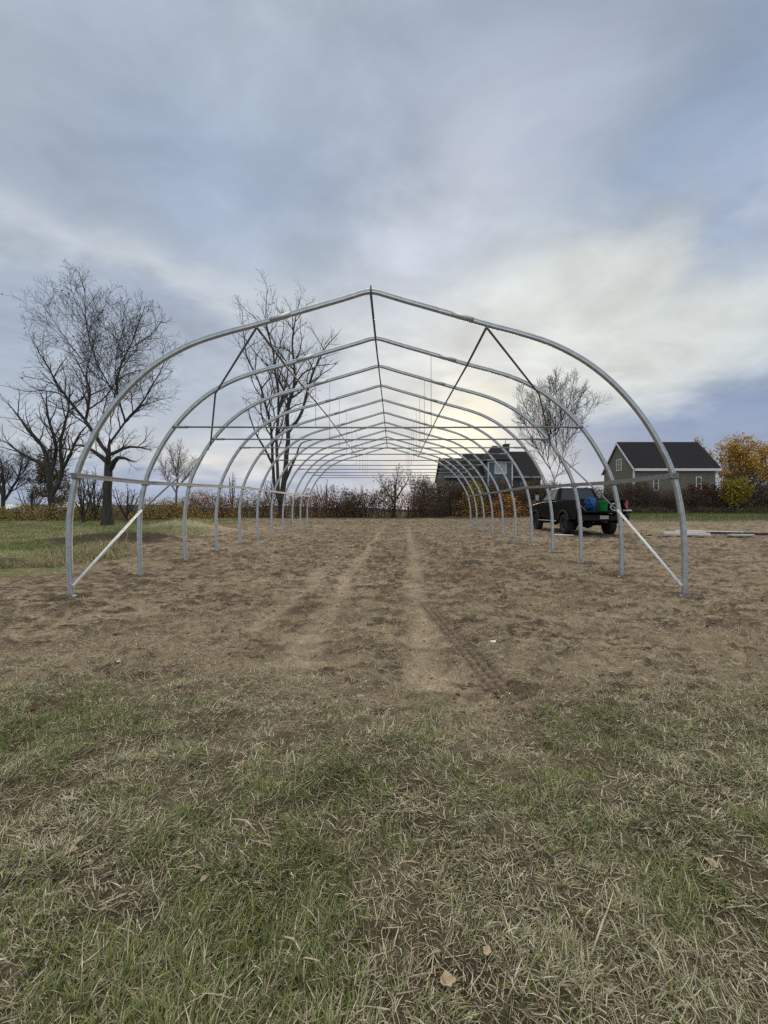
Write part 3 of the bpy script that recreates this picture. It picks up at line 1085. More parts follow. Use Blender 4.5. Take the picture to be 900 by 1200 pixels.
        shoot(ln[-1], (ln[-1] - ln[-2]) / np.linalg.norm(ln[-1] - ln[-2]), 2.6, 1.0 * sc, rs[-1] * 1.4, 1)
    root = empty(name, (x, y, z0))
    big.build('trunk', M[bark], root)
    small.build('crown', M[bark], root)
    if leaves:
        lp = np.array(leafpts)
        pts = lp[rng.integers(0, len(lp), leaves['n'])]
        leaf_cloud(pts, leaves['size'], leaves['pal'], rng, leaves['spread'], 'foliage', root, (0, 0, 0))
    tag(root, label, cat, group)
    return root


def build_trees():
    # tall elm on the left, between second hoop and the lawn
    make_tree('bare_tree', -17.9, 24, 21,
              [(None, (0, 0, 0), (.05, 0, 2.2), (0, .1, 4.4), (.15, 0, 5.6)),
               (1, (.15, 0, 5.6), (.1, .2, 7.0), (-.7, .3, 9.2), (-1.4, .5, 12.0), (-2.2, .2, 14.6)),
               (1, (.1, 0, 6.2), (.7, -.2, 7.8), (.9, -.5, 10.2), (1.6, -.5, 12.6)),
               (1, (.1, .1, 6.9), (.1, .9, 9.2), (.2, 1.2, 12.6), (-.3, 1.4, 14.4)),
               (1, (0, 0, 4.6), (-1.6, .3, 6.6), (-3.3, .2, 9.0), (-4.6, .2, 11.2)),
               (1, (-.7, .3, 9.2), (-2.0, -.5, 11.2), (-3.4, -.6, 13.4)),
               (1, (.3, 0, 8.0), (-.4, -.8, 11.0), (-.6, -1.0, 13.8), (-1.0, -.8, 15.2)),
               (1, (.9, -.5, 10.2), (2.4, .4, 12.0), (3.4, .4, 13.4)),
               (1, (.1, 0, 5.2), (1.2, .4, 6.9), (2.4, .6, 8.8), (3.7, .2, 10.8)),
               (1, (.9, .2, 6.4), (1.3, -.9, 8.8), (2.6, -1.2, 11.4), (3.0, -1.0, 13.2)),
               (1, (-1.6, .3, 6.6), (-2.0, 1.2, 8.8), (-3.4, 1.4, 11.4)),
               (1, (0, 0, 3.6), (.9, -.3, 4.2), (2.2, -.4, 3.9)),
               (1, (0, 0, 4.4), (1.2, .3, 5.0), (2.6, .3, 4.7)),
               (1, (0, 0, 3.9), (-1.4, .1, 4.9), (-2.6, .3, 5.0))],
              [(3.6, 1.6, .6), (5.5, 3.0, 0), (8, 4.3, -.3), (10.5, 5.0, -.5), (12.3, 4.9, -.6), (14.2, 3.8, -1.2), (15.7, 1.5, -1.8)], 3400, .26, 3.2, .42, .28,
              r_tip=.0085, tw=(2, (.22, .6), .6, .0065), dens=.9, lr=.74, label='tall dark bare elm with a single thick trunk behind the second left hoop leg',
              leaves=dict(n=260, size=(.05, .09), pal=[[.10, .07, .04], [.14, .09, .05]], spread=.15))
    # forked tree further left
    make_tree('bare_tree', -26.6, 30, 22,
              [(None, (0, 0, 0), (-.1, 0, 1.8), (-.3, 0, 3.4), (-.9, .2, 5.4), (-2.4, .2, 7.6), (-4.0, .3, 9.3)),
               (1, (-.1, 0, 1.8), (.5, .2, 3.6), (.5, .1, 6.0), (1.0, .2, 8.4), (1.2, .1, 10.6)),
               (1, (-.3, 0, 3.6), (-.1, .4, 5.6), (-.6, .3, 8.0), (-.9, .4, 10.4)),
               (1, (.5, .2, 4.0), (1.6, .3, 6.2), (2.8, .3, 8.0)),
               (1, (-.5, 0, 4.2), (-2.2, -.3, 5.2), (-3.6, -.3, 6.2))],
              [(3.2, 1.8, 0), (5.5, 3.6, -.6), (8, 4.6, -.8), (10.4, 4.4, -.9), (12.8, 1.9, -.6)], 2000, .3, 3.2, .5, .27,
              r_tip=.010, tw=(2, (.25, .7), .6, .008), dens=.52, label='dark bare tree with a low forked trunk, left of the tall elm')
    # twiggy tree at the left picture edge
    make_tree('bare_tree', -32.6, 32, 23,
              [(None, (0, 0, 0), (.1, 0, 1.6), (.1, 0, 3.2), (-.3, .1, 5.4)),
               (1, (.1, 0, 1.4), (1.1, .2, 3.4), (1.6, .2, 5.4)),
               (1, (.1, 0, 1.8), (-.9, .2, 3.6), (-1.5, .2, 5.2))],
              [(.8, 1.5, 0), (2.5, 2.6, 0), (4.5, 2.9, 0), (6.2, 2.4, 0), (7.7, .9, 0)], 1500, .28, 3, .45, .17,
              r_tip=.010, bark='bark_grey', tw=(2, (.25, .7), .7, .008), label='small dense grey bare tree at the far left edge')
    # brown larch like tree between
    rng = np.random.default_rng(4)
    make_tree('larch_tree', -34.0, 38, 24,
              [(None, (0, 0, 0), (0, 0, 3), (0, 0, 6.4))] + [(1, (0, 0, zz), (1.9 * (1 - zz / 9) * math.cos(zz * 5), 1.9 * (1 - zz / 9) * math.sin(zz * 5), zz + .2)) for zz in np.arange(1.2, 6, .35)],
              [(1.0, 2.2, 0), (2.5, 2.4, 0), (4.5, 1.7, 0), (6.8, .5, 0)], 700, .3, 3, .5, .16, r_tip=.010, bark='bark_brown',
              tw=(1, (.2, .5), .0, .008), trop=(0, 0, 0), label='brown autumn larch with layered boughs behind the forked tree', cat='tree',
              leaves=dict(n=5000, size=(.05, .11), pal=[[.16, .105, .05], [.22, .15, .075], [.10, .07, .04]], spread=.17, rmax=.05))
    # slim pale tree seen between second and third hoop
    make_tree('bare_tree', -25.5, 45, 25,
              [(None, (0, 0, 0), (.1, 0, 2.6), (.3, 0, 5.6), (.5, 0, 8.2)),
               (1, (.1, 0, 2.4), (-1.2, .1, 4.4), (-2.0, .1, 6.4)),
               (1, (.1, 0, 2.8), (1.5, .1, 4.6), (2.4, .1, 6.0)),
               (1, (.2, 0, 4), (-.6, .3, 6.4), (-.8, .3, 7.8))],
              [(1.4, 1.9, 0), (3, 3.1, 0), (5, 3.3, 0), (7, 2.4, .2), (8.9, .7, .3)], 1100, .32, 3, .5, .13,
              r_tip=.010, bark='bark_pale', tw=(2, (.3, .8), .8, .008), dens=.8, label='slim pale bare tree beyond the hedge between second and third left hoops')
    # tall multi-stemmed tree in the middle left
    make_tree('bare_tree', -9.9, 34, 26,
              [(None, (0, 0, 0), (0, 0, .9), (.15, 0, 3.0), (.5, 0, 6.2), (.5, .2, 9.4), (1.1, .2, 12.4), (.9, .3, 16.0), (1.6, .3, 20.0)),
               (1, (0, 0, .9), (-.75, .2, 3.0), (-.9, .2, 6.0), (-1.2, .1, 9.0), (-2.0, .2, 12.0), (-3.2, .2, 14.5), (-3.5, .2, 18.4)),
               (1, (0, 0, .9), (-.2, -.5, 3.0), (-.25, -.5, 7.2), (-.1, -.4, 10.4), (-.5, -.3, 13.4), (-1.3, -.2, 17.2), (-1.2, -.2, 20.4)),
               (1, (.5, 0, 7.6), (1.8, .1, 9.6), (2.6, .2, 12.6), (3.8, .1, 15.0), (5.0, .2, 16.6)),
               (1, (-.9, .2, 4.6), (-2.4, .3, 7.6), (-3.2, .3, 10.0)),
               (1, (.15, 0, 3.2), (1.2, .1, 5.2), (1.8, .1, 6.6), (2.8, .1, 6.9)),
               (1, (-.3, -.5, 9.0), (.7, -.8, 12.0), (1.0, -.9, 15.0))],
              [(5.5, .6, 0), (8, 1.8, -.5), (11, 3.4, 0), (14, 4.7, 0), (17, 4.9, -.1), (19.5, 3.8, -.6), (21.4, 1.6, -.6)], 2700, .34, 3.2, .55, .30,
              r_tip=.0095, bark='bark_grey', tw=(2, (.3, .75), .7, .0078), dens=.62, lr=.47, label='very tall bare tree with several upright stems rising behind the left hoops',
              leaves=dict(n=200, size=(.06, .1), pal=[[.10, .07, .04], [.14, .09, .05]], spread=.2))
    # vase-shaped tree behind the pickup
    make_tree('bare_tree', 16.7, 40, 27,
              [(None, (0, 0, 0), (0, 0, 2.0), (.05, 0, 3.6)),
               (1, (.05, 0, 3.6), (-.7, .1, 6.2), (-1.1, .1, 8.8), (-2.0, .2, 12.2)),
               (1, (.05, 0, 3.6), (.9, -.1, 6.2), (1.6, .1, 9.2), (2.9, .2, 12.6)),
               (1, (-.2, 0, 4.6), (-1.8, .3, 7.2), (-3.2, .3, 10.4)),
               (1, (.5, 0, 5.2), (.3, .3, 8.4), (.4, .3, 12.0), (.3, .2, 14.4)),
               (1, (1.2, 0, 7.4), (3.0, .2, 9.6), (4.2, .2, 11.8)),
               (1, (.2, 0, 4.2), (1.8, .4, 5.0), (3.0, .5, 5.6)),
               (1, (-.9, .1, 7.4), (-2.6, -.4, 10.0), (-3.6, -.5, 12.4)),
               (1, (.3, .3, 8.4), (1.3, -.6, 11.4), (1.7, -.8, 13.8)),
               (1, (-.6, .1, 5.8), (-.7, -.8, 9.0), (-.9, -1.0, 13.2))],
              [(4.6, 1.8, .3), (7, 3.0, 0), (9, 4.2, 0), (11, 5.2, .1), (13.4, 4.9, .2), (15.6, 2.6, .3)], 1500, .36, 3.2, .6, .36,
              r_tip=.010, bark='bark_dark', tw=(2, (.4, .9), .9, .0105), trop=(0, 0, .25), dens=.9, lr=.78, label='vase shaped bare tree behind the parked pickup')
    # shrub tree in the middle of the hedge
    make_tree('bare_shrub', .05, 35, 28,
              [(None, (0, 0, 0), (.1, 0, 1.4), (.2, 0, 3.2), (.5, 0, 4.6)),
               (1, (.1, 0, 1.2), (-.8, .1, 2.6), (-1.3, .1, 3.8)),
               (1, (.1, 0, 1.6), (1.0, .1, 2.9), (1.5, .1, 4.0))],
              [(.8, 1.5, -.2), (2, 2.3, -.3), (3.4, 2.1, 0), (4.9, .8, .3)], 900, .22, 2.4, .36, .11,
              r_tip=.008, bark='bark_dark', tw=(2, (.2, .5), .6, .0065), dens=.5, label='dark twiggy bare shrub standing above the hedge under the ridge line', cat='shrub',
              leaves=dict(n=260, size=(.05, .1), pal=[[.12, .06, .03], [.2, .12, .05]], spread=.15))
    make_tree('bare_shrub', -2.5, 34.6, 29,
              [(None, (0, 0, 0), (-.1, 0, 1.2), (-.3, 0, 2.6)), (1, (0, 0, .6), (.8, .1, 1.6), (1.1, .1, 2.4)), (1, (0, 0, .7), (-.9, .1, 1.7))],
              [(.6, 1.2, 0), (1.6, 1.5, 0), (3.0, .6, 0)], 500, .2, 2, .33, .07, r_tip=.008, bark='bark_brown',
              tw=(2, (.2, .45), .6, .0065), dens=.5, label='low brown twiggy shrub just left of the taller dark shrub', cat='shrub')
    make_tree('pale_leaved_shrub', 4.1, 36, 30,
              [(None, (0, 0, 0), (.1, 0, 1.6), (.3, 0, 3.4)), (1, (.1, 0, 1.2), (-.9, .1, 2.4), (-1.2, 0, 3.1)), (1, (.1, 0, 1.4), (1.0, .1, 2.8))],
              [(1.0, 1.3, 0), (2.2, 1.7, 0), (3.8, .7, .2)], 500, .22, 2.2, .36, .08, r_tip=.008, bark='bark_grey',
              tw=(2, (.2, .5), .6, .006), dens=.45, label='thin shrub with a few pale leaves left of the blue house', cat='shrub',
              leaves=dict(n=420, size=(.045, .085), pal=[[.42, .40, .34], [.5, .48, .42], [.3, .25, .18]], spread=.16))
    # shrubby stems between the two left trees
    for i, (px, d, h, lab) in enumerate([(97, 27, 4.2, 'dark thicket of thin bare stems left of the elm trunk'),
                                         (110, 29, 4.6, 'thin upright bare sapling close behind the elm trunk'),
                                         (148, 28, 3.0, 'low twiggy bush right of the elm trunk'),
                                         (36, 34, 3.0, 'low dark bush at the foot of the brown larch'),
                                         (272, 44, 5.2, 'thin lone sapling between third and fourth left hoops'),
                                         (318, 42, 4.6, 'twiggy leafless bush left of the very tall tree'),
                                         (382, 37, 3.9, 'brown leafless bush right of the very tall tree'),
                                         (415, 38, 3.0, 'brown leafless bush under the middle of the cross ties')]):
        x = (px - 461) * d / 450
        wv = .45 if i in (4,) else 1.2
        lim = [(None, (0, 0, 0), (.05, 0, h * .3), (.1, 0, h * .85))]
        for k in range(5):
            a = k * 1.3 + i
            lim.append((1, (0, 0, .05 + .12 * k), (wv * .5 * math.cos(a), wv * .5 * math.sin(a), h * .45), (wv * .8 * math.cos(a), wv * .8 * math.sin(a), h * .8)))
        make_tree('bare_shrub', x, d, 40 + i, lim, [(h * .25, wv * .8, 0), (h * .6, wv, 0), (h, wv * .4, 0)], 420, .22, 2.2, .36, .07, r_tip=.009,
                  bark=['bark_dark', 'bark_brown', 'bark_grey'][i % 3], tw=(2, (.2, .5), .7, .0065), dens=.42, label=lab, cat='shrub')
    # autumn trees right of the grey house
    yel = [[.52, .31, .06], [.62, .40, .09], [.42, .23, .05], [.30, .17, .055], [.58, .43, .15]]
    make_tree('autumn_tree', 53.3, 58, 31,
              [(None, (0, 0, 0), (0, 0, 3), (.2, 0, 6), (.3, 0, 10.5)), (1, (0, 0, 2.5), (-2, .2, 6), (-2.4, .3, 9.5)), (1, (0, 0, 3), (2.2, .2, 6.6), (3, .3, 9.6)), (1, (.1, 0, 5), (-.8, 1, 8), (-.6, 1, 11))],
              [(2.5, 3.2, 0), (5, 5.0, 0), (8, 5.2, 0), (10.8, 3.6, .2), (13.0, 1.2, .2)], 900, .42, 3.6, .7, .26, r_tip=.013, bark='bark_grey',
              tw=(1, (.3, .8), .6, .011), label='large golden autumn tree at the right edge beyond the house',
              dens=.6, leaves=dict(n=7500, size=(.10, .20), pal=yel, spread=.3, rmax=.05))
    make_tree('autumn_tree', 47.6, 60, 32,
              [(None, (0, 0, 0), (0, 0, 3), (-.1, 0, 6), (-.2, 0, 10.6)), (1, (0, 0, 2.5), (-1.4, .2, 5.6), (-1.7, .3, 8.2)), (1, (0, 0, 3), (1.6, .2, 6.2), (1.9, .3, 8.6))],
              [(2.5, 2.4, 0), (5, 3.4, 0), (8.2, 3.4, 0), (10.2, 2.4, -.2), (12.0, .8, -.2)], 650, .42, 3.6, .7, .2, r_tip=.013, bark='bark_grey',
              tw=(1, (.3, .8), .6, .011), label='smaller golden autumn tree beside the right end of the grey house roof',
              dens=.6, leaves=dict(n=3600, size=(.10, .19), pal=[[.55, .36, .11], [.62, .44, .16], [.45, .28, .08], [.35, .22, .09]], spread=.3, rmax=.05))
    make_tree('yellow_tree', 39.8, 44.5, 33,
              [(None, (0, 0, 0), (0, 0, 1.2), (.1, 0, 3.4)), (1, (0, 0, .8), (-.9, .2, 2.2), (-1.1, .2, 3.4)), (1, (0, 0, .9), (1, .2, 2.4), (1.1, .2, 3.6))],
              [(1.0, 1.2, 0), (2.2, 1.8, 0), (3.6, 1.5, 0), (4.9, .5, 0)], 500, .3, 2.6, .5, .1, r_tip=.011, bark='bark_brown',
              tw=(1, (.2, .5), .6, .009), label='small round yellow leaved tree on the grass before the golden trees',
              dens=.5, leaves=dict(n=3000, size=(.08, .16), pal=[[.32, .25, .035], [.40, .31, .045], [.24, .21, .045], [.28, .18, .035]], spread=.24, rmax=.05))
    make_tree('autumn_tree', 60.0, 59, 36,
              [(None, (0, 0, 0), (0, 0, 3), (.2, 0, 6), (.3, 0, 9.5)), (1, (0, 0, 2.5), (-2, .2, 5.5), (-2.6, .3, 8.4)), (1, (0, 0, 3), (2.2, .2, 6), (3, .3, 8.6))],
              [(2, 3.2, 0), (5, 5.0, 0), (8.0, 4.9, 0), (10.6, 3.2, .2), (12.4, 1.0, .2)], 900, .42, 3.6, .7, .24, r_tip=.013, bark='bark_grey',
              tw=(1, (.3, .8), .6, .011), label='olive brown autumn tree cut off by the right picture edge',
              dens=.55, leaves=dict(n=4600, size=(.10, .20), pal=[[.44, .28, .07], [.34, .24, .07], [.25, .19, .06], [.50, .34, .10]], spread=.3, rmax=.05))
    make_tree('bare_tree', 57.6, 64, 34,
              [(None, (0, 0, 0), (0, 0, 4), (.2, 0, 8)), (1, (0, 0, 3), (-1.8, .2, 6), (-2.6, .3, 8.6)), (1, (0, 0, 3.2), (2, .2, 6.6))],
              [(3, 2.4, 0), (6, 3.6, 0), (9, 2.8, 0), (11, 1, 0)], 700, .42, 3.6, .7, .2, r_tip=.014, bark='bark_pale',
              tw=(2, (.4, .9), .7, .012), label='pale bare tree near the right edge behind the golden tree')
    make_tree('red_shrub', 37.6, 46.5, 35,
              [(None, (0, 0, 0), (0, 0, 1.2), (.1, 0, 3.2)), (1, (0, 0, .6), (-1, .2, 2.0), (-1.3, .2, 3.0)), (1, (0, 0, .6), (1, .2, 2.2), (1.4, .2, 3.0))],
              [(.6, 1.5, 0), (2.0, 1.9, 0), (3.2, 1.6, 0), (4.3, .6, 0)], 500, .28, 2.6, .45, .09, r_tip=.011, bark='bark_brown',
              tw=(2, (.2, .5), .6, .009), label='maroon leaved shrub at the right corner of the grey house', cat='shrub',
              dens=.5, leaves=dict(n=1900, size=(.08, .14), pal=[[.11, .028, .022], [.08, .03, .024], [.13, .05, .03]], spread=.25, rmax=.05))


def brush_patch(name, spots, seed, pal, label, stem='bark_brown', lf=170, stems=16, lsize=(.045, .10), kind='stuff', cat='hedge'):
    """one mass of brush nobody could count: leaf-sized faces on many arching stems"""
    rng = np.random.default_rng(seed)
    mb = MB()
    pts = []
    cols = []
    pal = np.array(pal)
    for (x, y, h, r) in spots:
        z0 = gz(x, y) - .05
        base = pal[rng.integers(0, len(pal))]
        for k in range(stems):
            a = rng.uniform(0, 2 * PI)
            q = r * rng.random() ** .5
            hh = h * rng.uniform(.55, 1.08)
            p0 = np.array([x + q * .5 * math.cos(a), y + q * .5 * math.sin(a), z0])
            p1 = p0 + np.array([q * .3 * math.cos(a), q * .3 * math.sin(a), hh * .55]) + rng.normal(0, .05, 3)
            p2 = p0 + np.array([q * .8 * math.cos(a), q * .8 * math.sin(a), hh]) + rng.normal(0, .08, 3)
            mb.tube([p0, p1, p2], [.011, .009, .005], 3, caps=False)
            for j in range(2):
                t = rng.uniform(.4, .9)
                b = p1 + (p2 - p1) * t
                mb.tube([b, b + rng.normal(0, .14, 3) + np.array([0, 0, .22])], [.006, .004], 3, caps=False)
        n = int(lf * (h / 1.6) * (r / .8))
        t = rng.random(n)
        a = rng.uniform(0, 2 * PI, n)
        q = r * (1.15 - .5 * t) * rng.random(n) ** .45
        top = h * (1 - .35 * (q / (r * 1.2)) ** 2) * (.85 + .3 * vn(x * 3 + np.cos(a) * 1.4, y * 3 + np.sin(a) * 1.4, 3))
        p = np.stack([x + q * np.cos(a), y + q * np.sin(a), z0 + t ** .8 * top], 1)
        pts.append(p)
        mixc = np.where(rng.random((n, 1)) < .62, base, pal[rng.integers(0, len(pal), n)])
        cols.append(mixc * rng.uniform(.9, 1.9, (n, 1)))
    root = empty(name, (spots[0][0], spots[0][1], gz(spots[0][0], spots[0][1])))
    off = tuple(root.location)
    mb.build('stems', M[stem], root, off=off)
    pts = np.concatenate(pts)
    cols = np.concatenate(cols)
    n = len(pts)
    a = rng.normal(0, 1, (n, 3))
    a /= np.linalg.norm(a, axis=1)[:, None]
    b = np.cross(a, rng.normal(0, 1, (n, 3)))
    b /= np.linalg.norm(b, axis=1)[:, None] + 1e-9
    s = rng.uniform(lsize[0], lsize[1], (n, 1))
    q = np.stack([pts - a * s, pts - b * s * .5, pts + a * s, pts + b * s * .5], 1) - np.array(off)
    me = fast_mesh('foliage', q.reshape(-1, 3), np.arange(n * 4).reshape(-1, 4), M['leaf'], col=np.clip(np.repeat(cols, 4, 0), 0, 1))
    link('foliage', me, root)
    tag(root, label, cat, kind=kind)
    return root


def build_brush():
    rng = np.random.default_rng(77)

    def row(px0, px1, d0, d1, step, hf, r=(.7, 1.2), deep=2):
        out = []
        px = px0
        while px < px1:
            for k in range(deep):
                d = d0 + (d1 - d0) * (px - px0) / (px1 - px0) + k * .9 + rng.normal(0, .25)
                x = (px + rng.normal(0, 2) - 461) * d / 450
                h = hf(px) * rng.uniform(.72, 1.12)
                out.append((x, d, h, rng.uniform(*r)))
            px += step * 450 / d0
        return out
    gold = [[.30, .215, .06], [.24, .21, .06], [.13, .125, .04], [.31, .21, .065], [.11, .075, .03]]
    russ = [[.19, .095, .032], [.25, .125, .038], [.12, .07, .03], [.23, .16, .05], [.085, .055, .03], [.30, .17, .045]]
    dark = [[.075, .050, .034], [.105, .070, .044], [.058, .042, .03], [.135, .084, .044]]
    for i, (px, d, h, r_, pl, lab) in enumerate([
            (104, 29.0, 1.55, 1.1, [[.20, .19, .045], [.26, .22, .05], [.15, .14, .04]], 'yellow green rounded shrub left of the elm trunk'),
            (178, 31.5, 1.9, 1.2, [[.24, .15, .04], [.19, .11, .04], [.30, .20, .06]], 'amber shrub between the elm and the slim pale tree'),
            (246, 33.0, 2.3, 1.3, [[.22, .10, .035], [.28, .13, .035], [.16, .08, .03]], 'rust coloured shrub behind the third left hoop leg'),
            (292, 33.2, 2.6, 1.3, [[.16, .12, .045], [.20, .155, .05], [.12, .085, .035]], 'olive brown shrub left of the very tall tree'),
            (362, 33.0, 2.5, 1.3, [[.13, .075, .035], [.17, .095, .04], [.10, .06, .03]], 'dark russet shrub right of the very tall tree'),
            (400, 33.4, 2.9, 1.2, [[.09, .065, .04], [.12, .08, .045], [.07, .05, .035]], 'dark brown shrub at the left end of the dark brush'),
            (592, 33.2, 2.3, 1.2, [[.34, .15, .03], [.40, .20, .04], [.25, .12, .03]], 'bright orange shrub before the tall hedge'),
            (556, 34.4, 3.4, .9, [[.36, .27, .04], [.28, .21, .04], [.20, .15, .04]], 'yellow leaved shrub growing up the tall hedge')]):
        x = (px - 461) * d / 450
        brush_patch('leafy_shrub', [(x, d, h, r_), (x + r_ * .7, d + .3, h * .8, r_ * .7), (x - r_ * .7, d - .1, h * .75, r_ * .7)], 100 + i, pl, lab, lf=200, kind=None, cat='shrub')
    brush_patch('golden_brush', row(-60, 235, 29, 30, .85, lambda p: 1.25), 1, gold, 'low golden green brush along the far edge of the left lawn')
    brush_patch('russet_brush', row(200, 425, 34, 33.5, .9, lambda p: 2.1 + .35 * math.sin(p / 17)), 2, russ, 'russet brown brush row behind the left hoop legs')
    brush_patch('dark_brush', row(395, 520, 33.5, 34, .75, lambda p: 2.1 + .4 * math.sin(p / 7) + .6 * math.exp(-((p - 450) / 26) ** 2)), 3, dark, 'dark brown low brush at the far end of the field', stems=22)
    brush_patch('tall_hedge', row(492, 655, 36, 37, .8, lambda p: 3.5 + .2 * math.sin(p / 11), r=(.9, 1.3), deep=3), 4, dark + [[.13, .075, .03]], 'tall dense dark brown hedge below the blue house', stems=26, lf=240)
    brush_patch('orange_brush', row(540, 650, 33.6, 34.2, 1.3, lambda p: 1.5, deep=1), 5, [[.26, .11, .03], [.30, .15, .04], [.19, .10, .03], [.10, .09, .03]], 'orange brown brush in front of the tall hedge left of the pickup')
    brush_patch('house_brush', row(640, 875, 44, 46, 1.0, lambda p: 2.6 + .5 * math.sin(p / 9) + .5 * math.sin(p / 3.7) + 1.2 * math.exp(-((p - 745) / 25) ** 2), r=(1.0, 1.6), deep=3), 6,
                [[.055, .038, .032], [.075, .05, .040], [.045, .038, .028], [.085, .048, .042], [.06, .045, .028]], 'dark tangled brush in front of the grey house wall', stems=34, lf=150, lsize=(.06, .12))
    brush_patch('green_brush', row(735, 930, 42.5, 42.5, 1.1, lambda p: .8, deep=1), 7, [[.06, .085, .03], [.09, .10, .04], [.12, .10, .05]], 'low green undergrowth along the edge of the green verge', lf=120)
    brush_patch('edge_brush', row(848, 960, 47, 48, 1.1, lambda p: 4.6 + .8 * math.sin(p / 8), r=(1.1, 1.7), deep=3), 8, [[.06, .05, .03], [.085, .06, .035], [.05, .045, .028], [.11, .07, .03]], 'dark brush at the right edge under the golden trees', stems=30, lf=150, lsize=(.06, .13))


# ------------------------------------------------------------------ greenhouse frame
XC = -.233
Y0 = 5.71
DY = 1.58
NH = 11
PROF = [(359.5, 0), (360.5, 50), (358.5, 95), (348.5, 145), (331.5, 183), (310, 217), (282, 249), (250, 275), (213, 295), (175, 308), (135, 318.7), (80, 335), (35, 348), (8, 356.3), (0, 357.5)]
PROF = [(a / 78.8, b / 78.8) for a, b in PROF]


def half_at_h(h):
    hs = [p[1] for p in PROF]
    os_ = [p[0] for p in PROF]
    return float(np.interp(h, hs, os_))


def h_at_half(o):
    return float(np.interp(o, [p[0] for p in PROF][::-1], [p[1] for p in PROF][::-1]))


LEAN = -.10


def build_frame():
    root = empty('greenhouse_frame', (XC, Y0, 0))
    tag(root, 'galvanised steel hoop greenhouse frame without cover, standing on the bare field', 'greenhouse frame')
    fz = [float(np.interp(Y0 + i * DY, _PY, _PZ)) for i in range(NH)]
    half = catmull(PROF[:-1], 5)
    half = [p for p in half] + [np.array(PROF[-1])]
    # rounded-box tube with a shallow rolled groove down each broad face
    pr = []
    for k in range(28):
        a = 2 * PI * k / 28
        ca, sa = math.cos(a), math.sin(a)
        e = .72
        u = math.copysign(abs(ca) ** e, ca) * .039
        v = math.copysign(abs(sa) ** e, sa) * .034
        g = math.exp(-((abs(a - PI / 2) / .2) ** 2)) + math.exp(-((abs(a - 1.5 * PI) / .2) ** 2))
        v *= 1 - .30 * g
        pr.append((u, v))

    def hoop_pt(o, h, side):
        return (side * o + LEAN * h / PROF[-1][1], h)
    path = [(*hoop_pt(p[0], p[1], -1), 0)[0:2] for p in half] + [hoop_pt(p[0], p[1], 1) for p in half[-2::-1]]
    path = [(path[0][0], -.25)] + path + [(path[-1][0], -.25)]
    P3 = [(p[0], 0, p[1]) for p in path]
    mb = MB()
    # frame of the sweep: u = in-plane normal, w = +-Y
    n = len(P3)
    vs = []
    k = len(pr)
    for i in range(n):
        a = Vector(P3[max(0, i - 1)])
        b = Vector(P3[min(n - 1, i + 1)])
        t = (b - a).normalized()
        w = Vector((0, 1, 0))
        u = w.cross(t).normalized()
        for (p, q) in pr:
            vs.append(Vector(P3[i]) + u * p + w * q)
    fs = []
    for i in range(n - 1):
        for j in range(k):
            fs.append((i * k + j, i * k + (j + 1) % k, (i + 1) * k + (j + 1) % k, (i + 1) * k + j))
    mb.add(vs, fs, True)
    hoop = mb.build('hoop', M['galv'], root)
    hoop.location = (0, 0, fz[0])
    # joint sleeves where the bent leg meets the rafter tube
    for s in (-1, 1):
        o = 1.35
        a, b = o - .16, o + .16
        p, q = hoop_pt(a, h_at_half(a), s), hoop_pt(b, h_at_half(b), s)
        m = MB()
        m.tube([(p[0], 0, p[1]), (q[0], 0, q[1])], .0402, 14)
        m.build('joint_sleeve', M['galv'], hoop)
    RAIL_H = 1.79
    for s in (-1, 1):
        o = half_at_h(RAIL_H)
        c = hoop_pt(o, RAIL_H, s)
        m = MB()
        m.box((c[0] - .055, -.05, c[1] - .05), (c[0] + .055, .05, c[1] + .045))
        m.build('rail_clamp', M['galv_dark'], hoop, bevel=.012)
        c = hoop_pt(PROF[0][0], 0, s)
        m = MB()
        m.box((c[0] - .066, -.03, -.03), (c[0] - .040, .03, .022))
        m.build('foot_bracket', M['zinc_white'], hoop, bevel=.006)
        m = MB()
        m.box((c[0] + .040, -.03, -.03), (c[0] + .066, .03, .022))
        m.build('foot_bracket', M['zinc_white'], hoop, bevel=.006)
    for i in range(1, NH):
        c = hoop.copy()
        COL.objects.link(c)
        c.location = (0, i * DY, fz[i])
        for ch in hoop.children:
            d = ch.copy()
            COL.objects.link(d)
            d.parent = c
    # longitudinal members under the hoops
    R_ = .019
    apex = PROF[-1][1]

    def line(o, side, drop, i):
        h = h_at_half(o)
        p = hoop_pt(o, h, side)
        return (p[0], i * DY, p[1] - drop + fz[i])
    m = MB()
    pts = [(LEAN, i * DY, apex + fz[i] - .055) for i in range(NH)]
    pts[0] = (LEAN, -.05, apex + fz[0] - .055)
    m.tube(pts, R_, 10)
    m.tube([(LEAN, -.052, apex + fz[0] - .07), (LEAN, -.052, apex + fz[0] + .055)], .012, 8)
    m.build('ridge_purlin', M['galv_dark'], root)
    for s in (-1, 1):
        m = MB()
        pts = [line(1.70, s, .062, i) for i in range(NH)]
        pts = [(pts[0][0], -.05, pts[0][2])] + pts[1:]
        m.tube(pts, R_, 10)
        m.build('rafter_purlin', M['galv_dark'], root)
    # side rails: shallow channel
    for s in (-1, 1):
        m = MB()
        o = half_at_h(RAIL_H) - .035
        prof = [(-.036, -.012), (.036, -.012), (.036, .012), (.019, .012), (.015, .002), (-.015, .002), (-.019, .012), (-.036, .012)]
        for i in range(NH - 1):
            a = hoop_pt(o, RAIL_H, s)
            p = Vector((a[0] - s * .02, i * DY - (.06 if i == 0 else .0) + .002, a[1] + fz[i]))
            q = Vector((a[0] - s * .02, (i + 1) * DY + .0, a[1] + fz[i + 1]))
            m.tube([p, q], 1., prof=prof, up=(0, 0, 1), smooth=False)
        m.build('side_rail', M['galv_dull'], root)
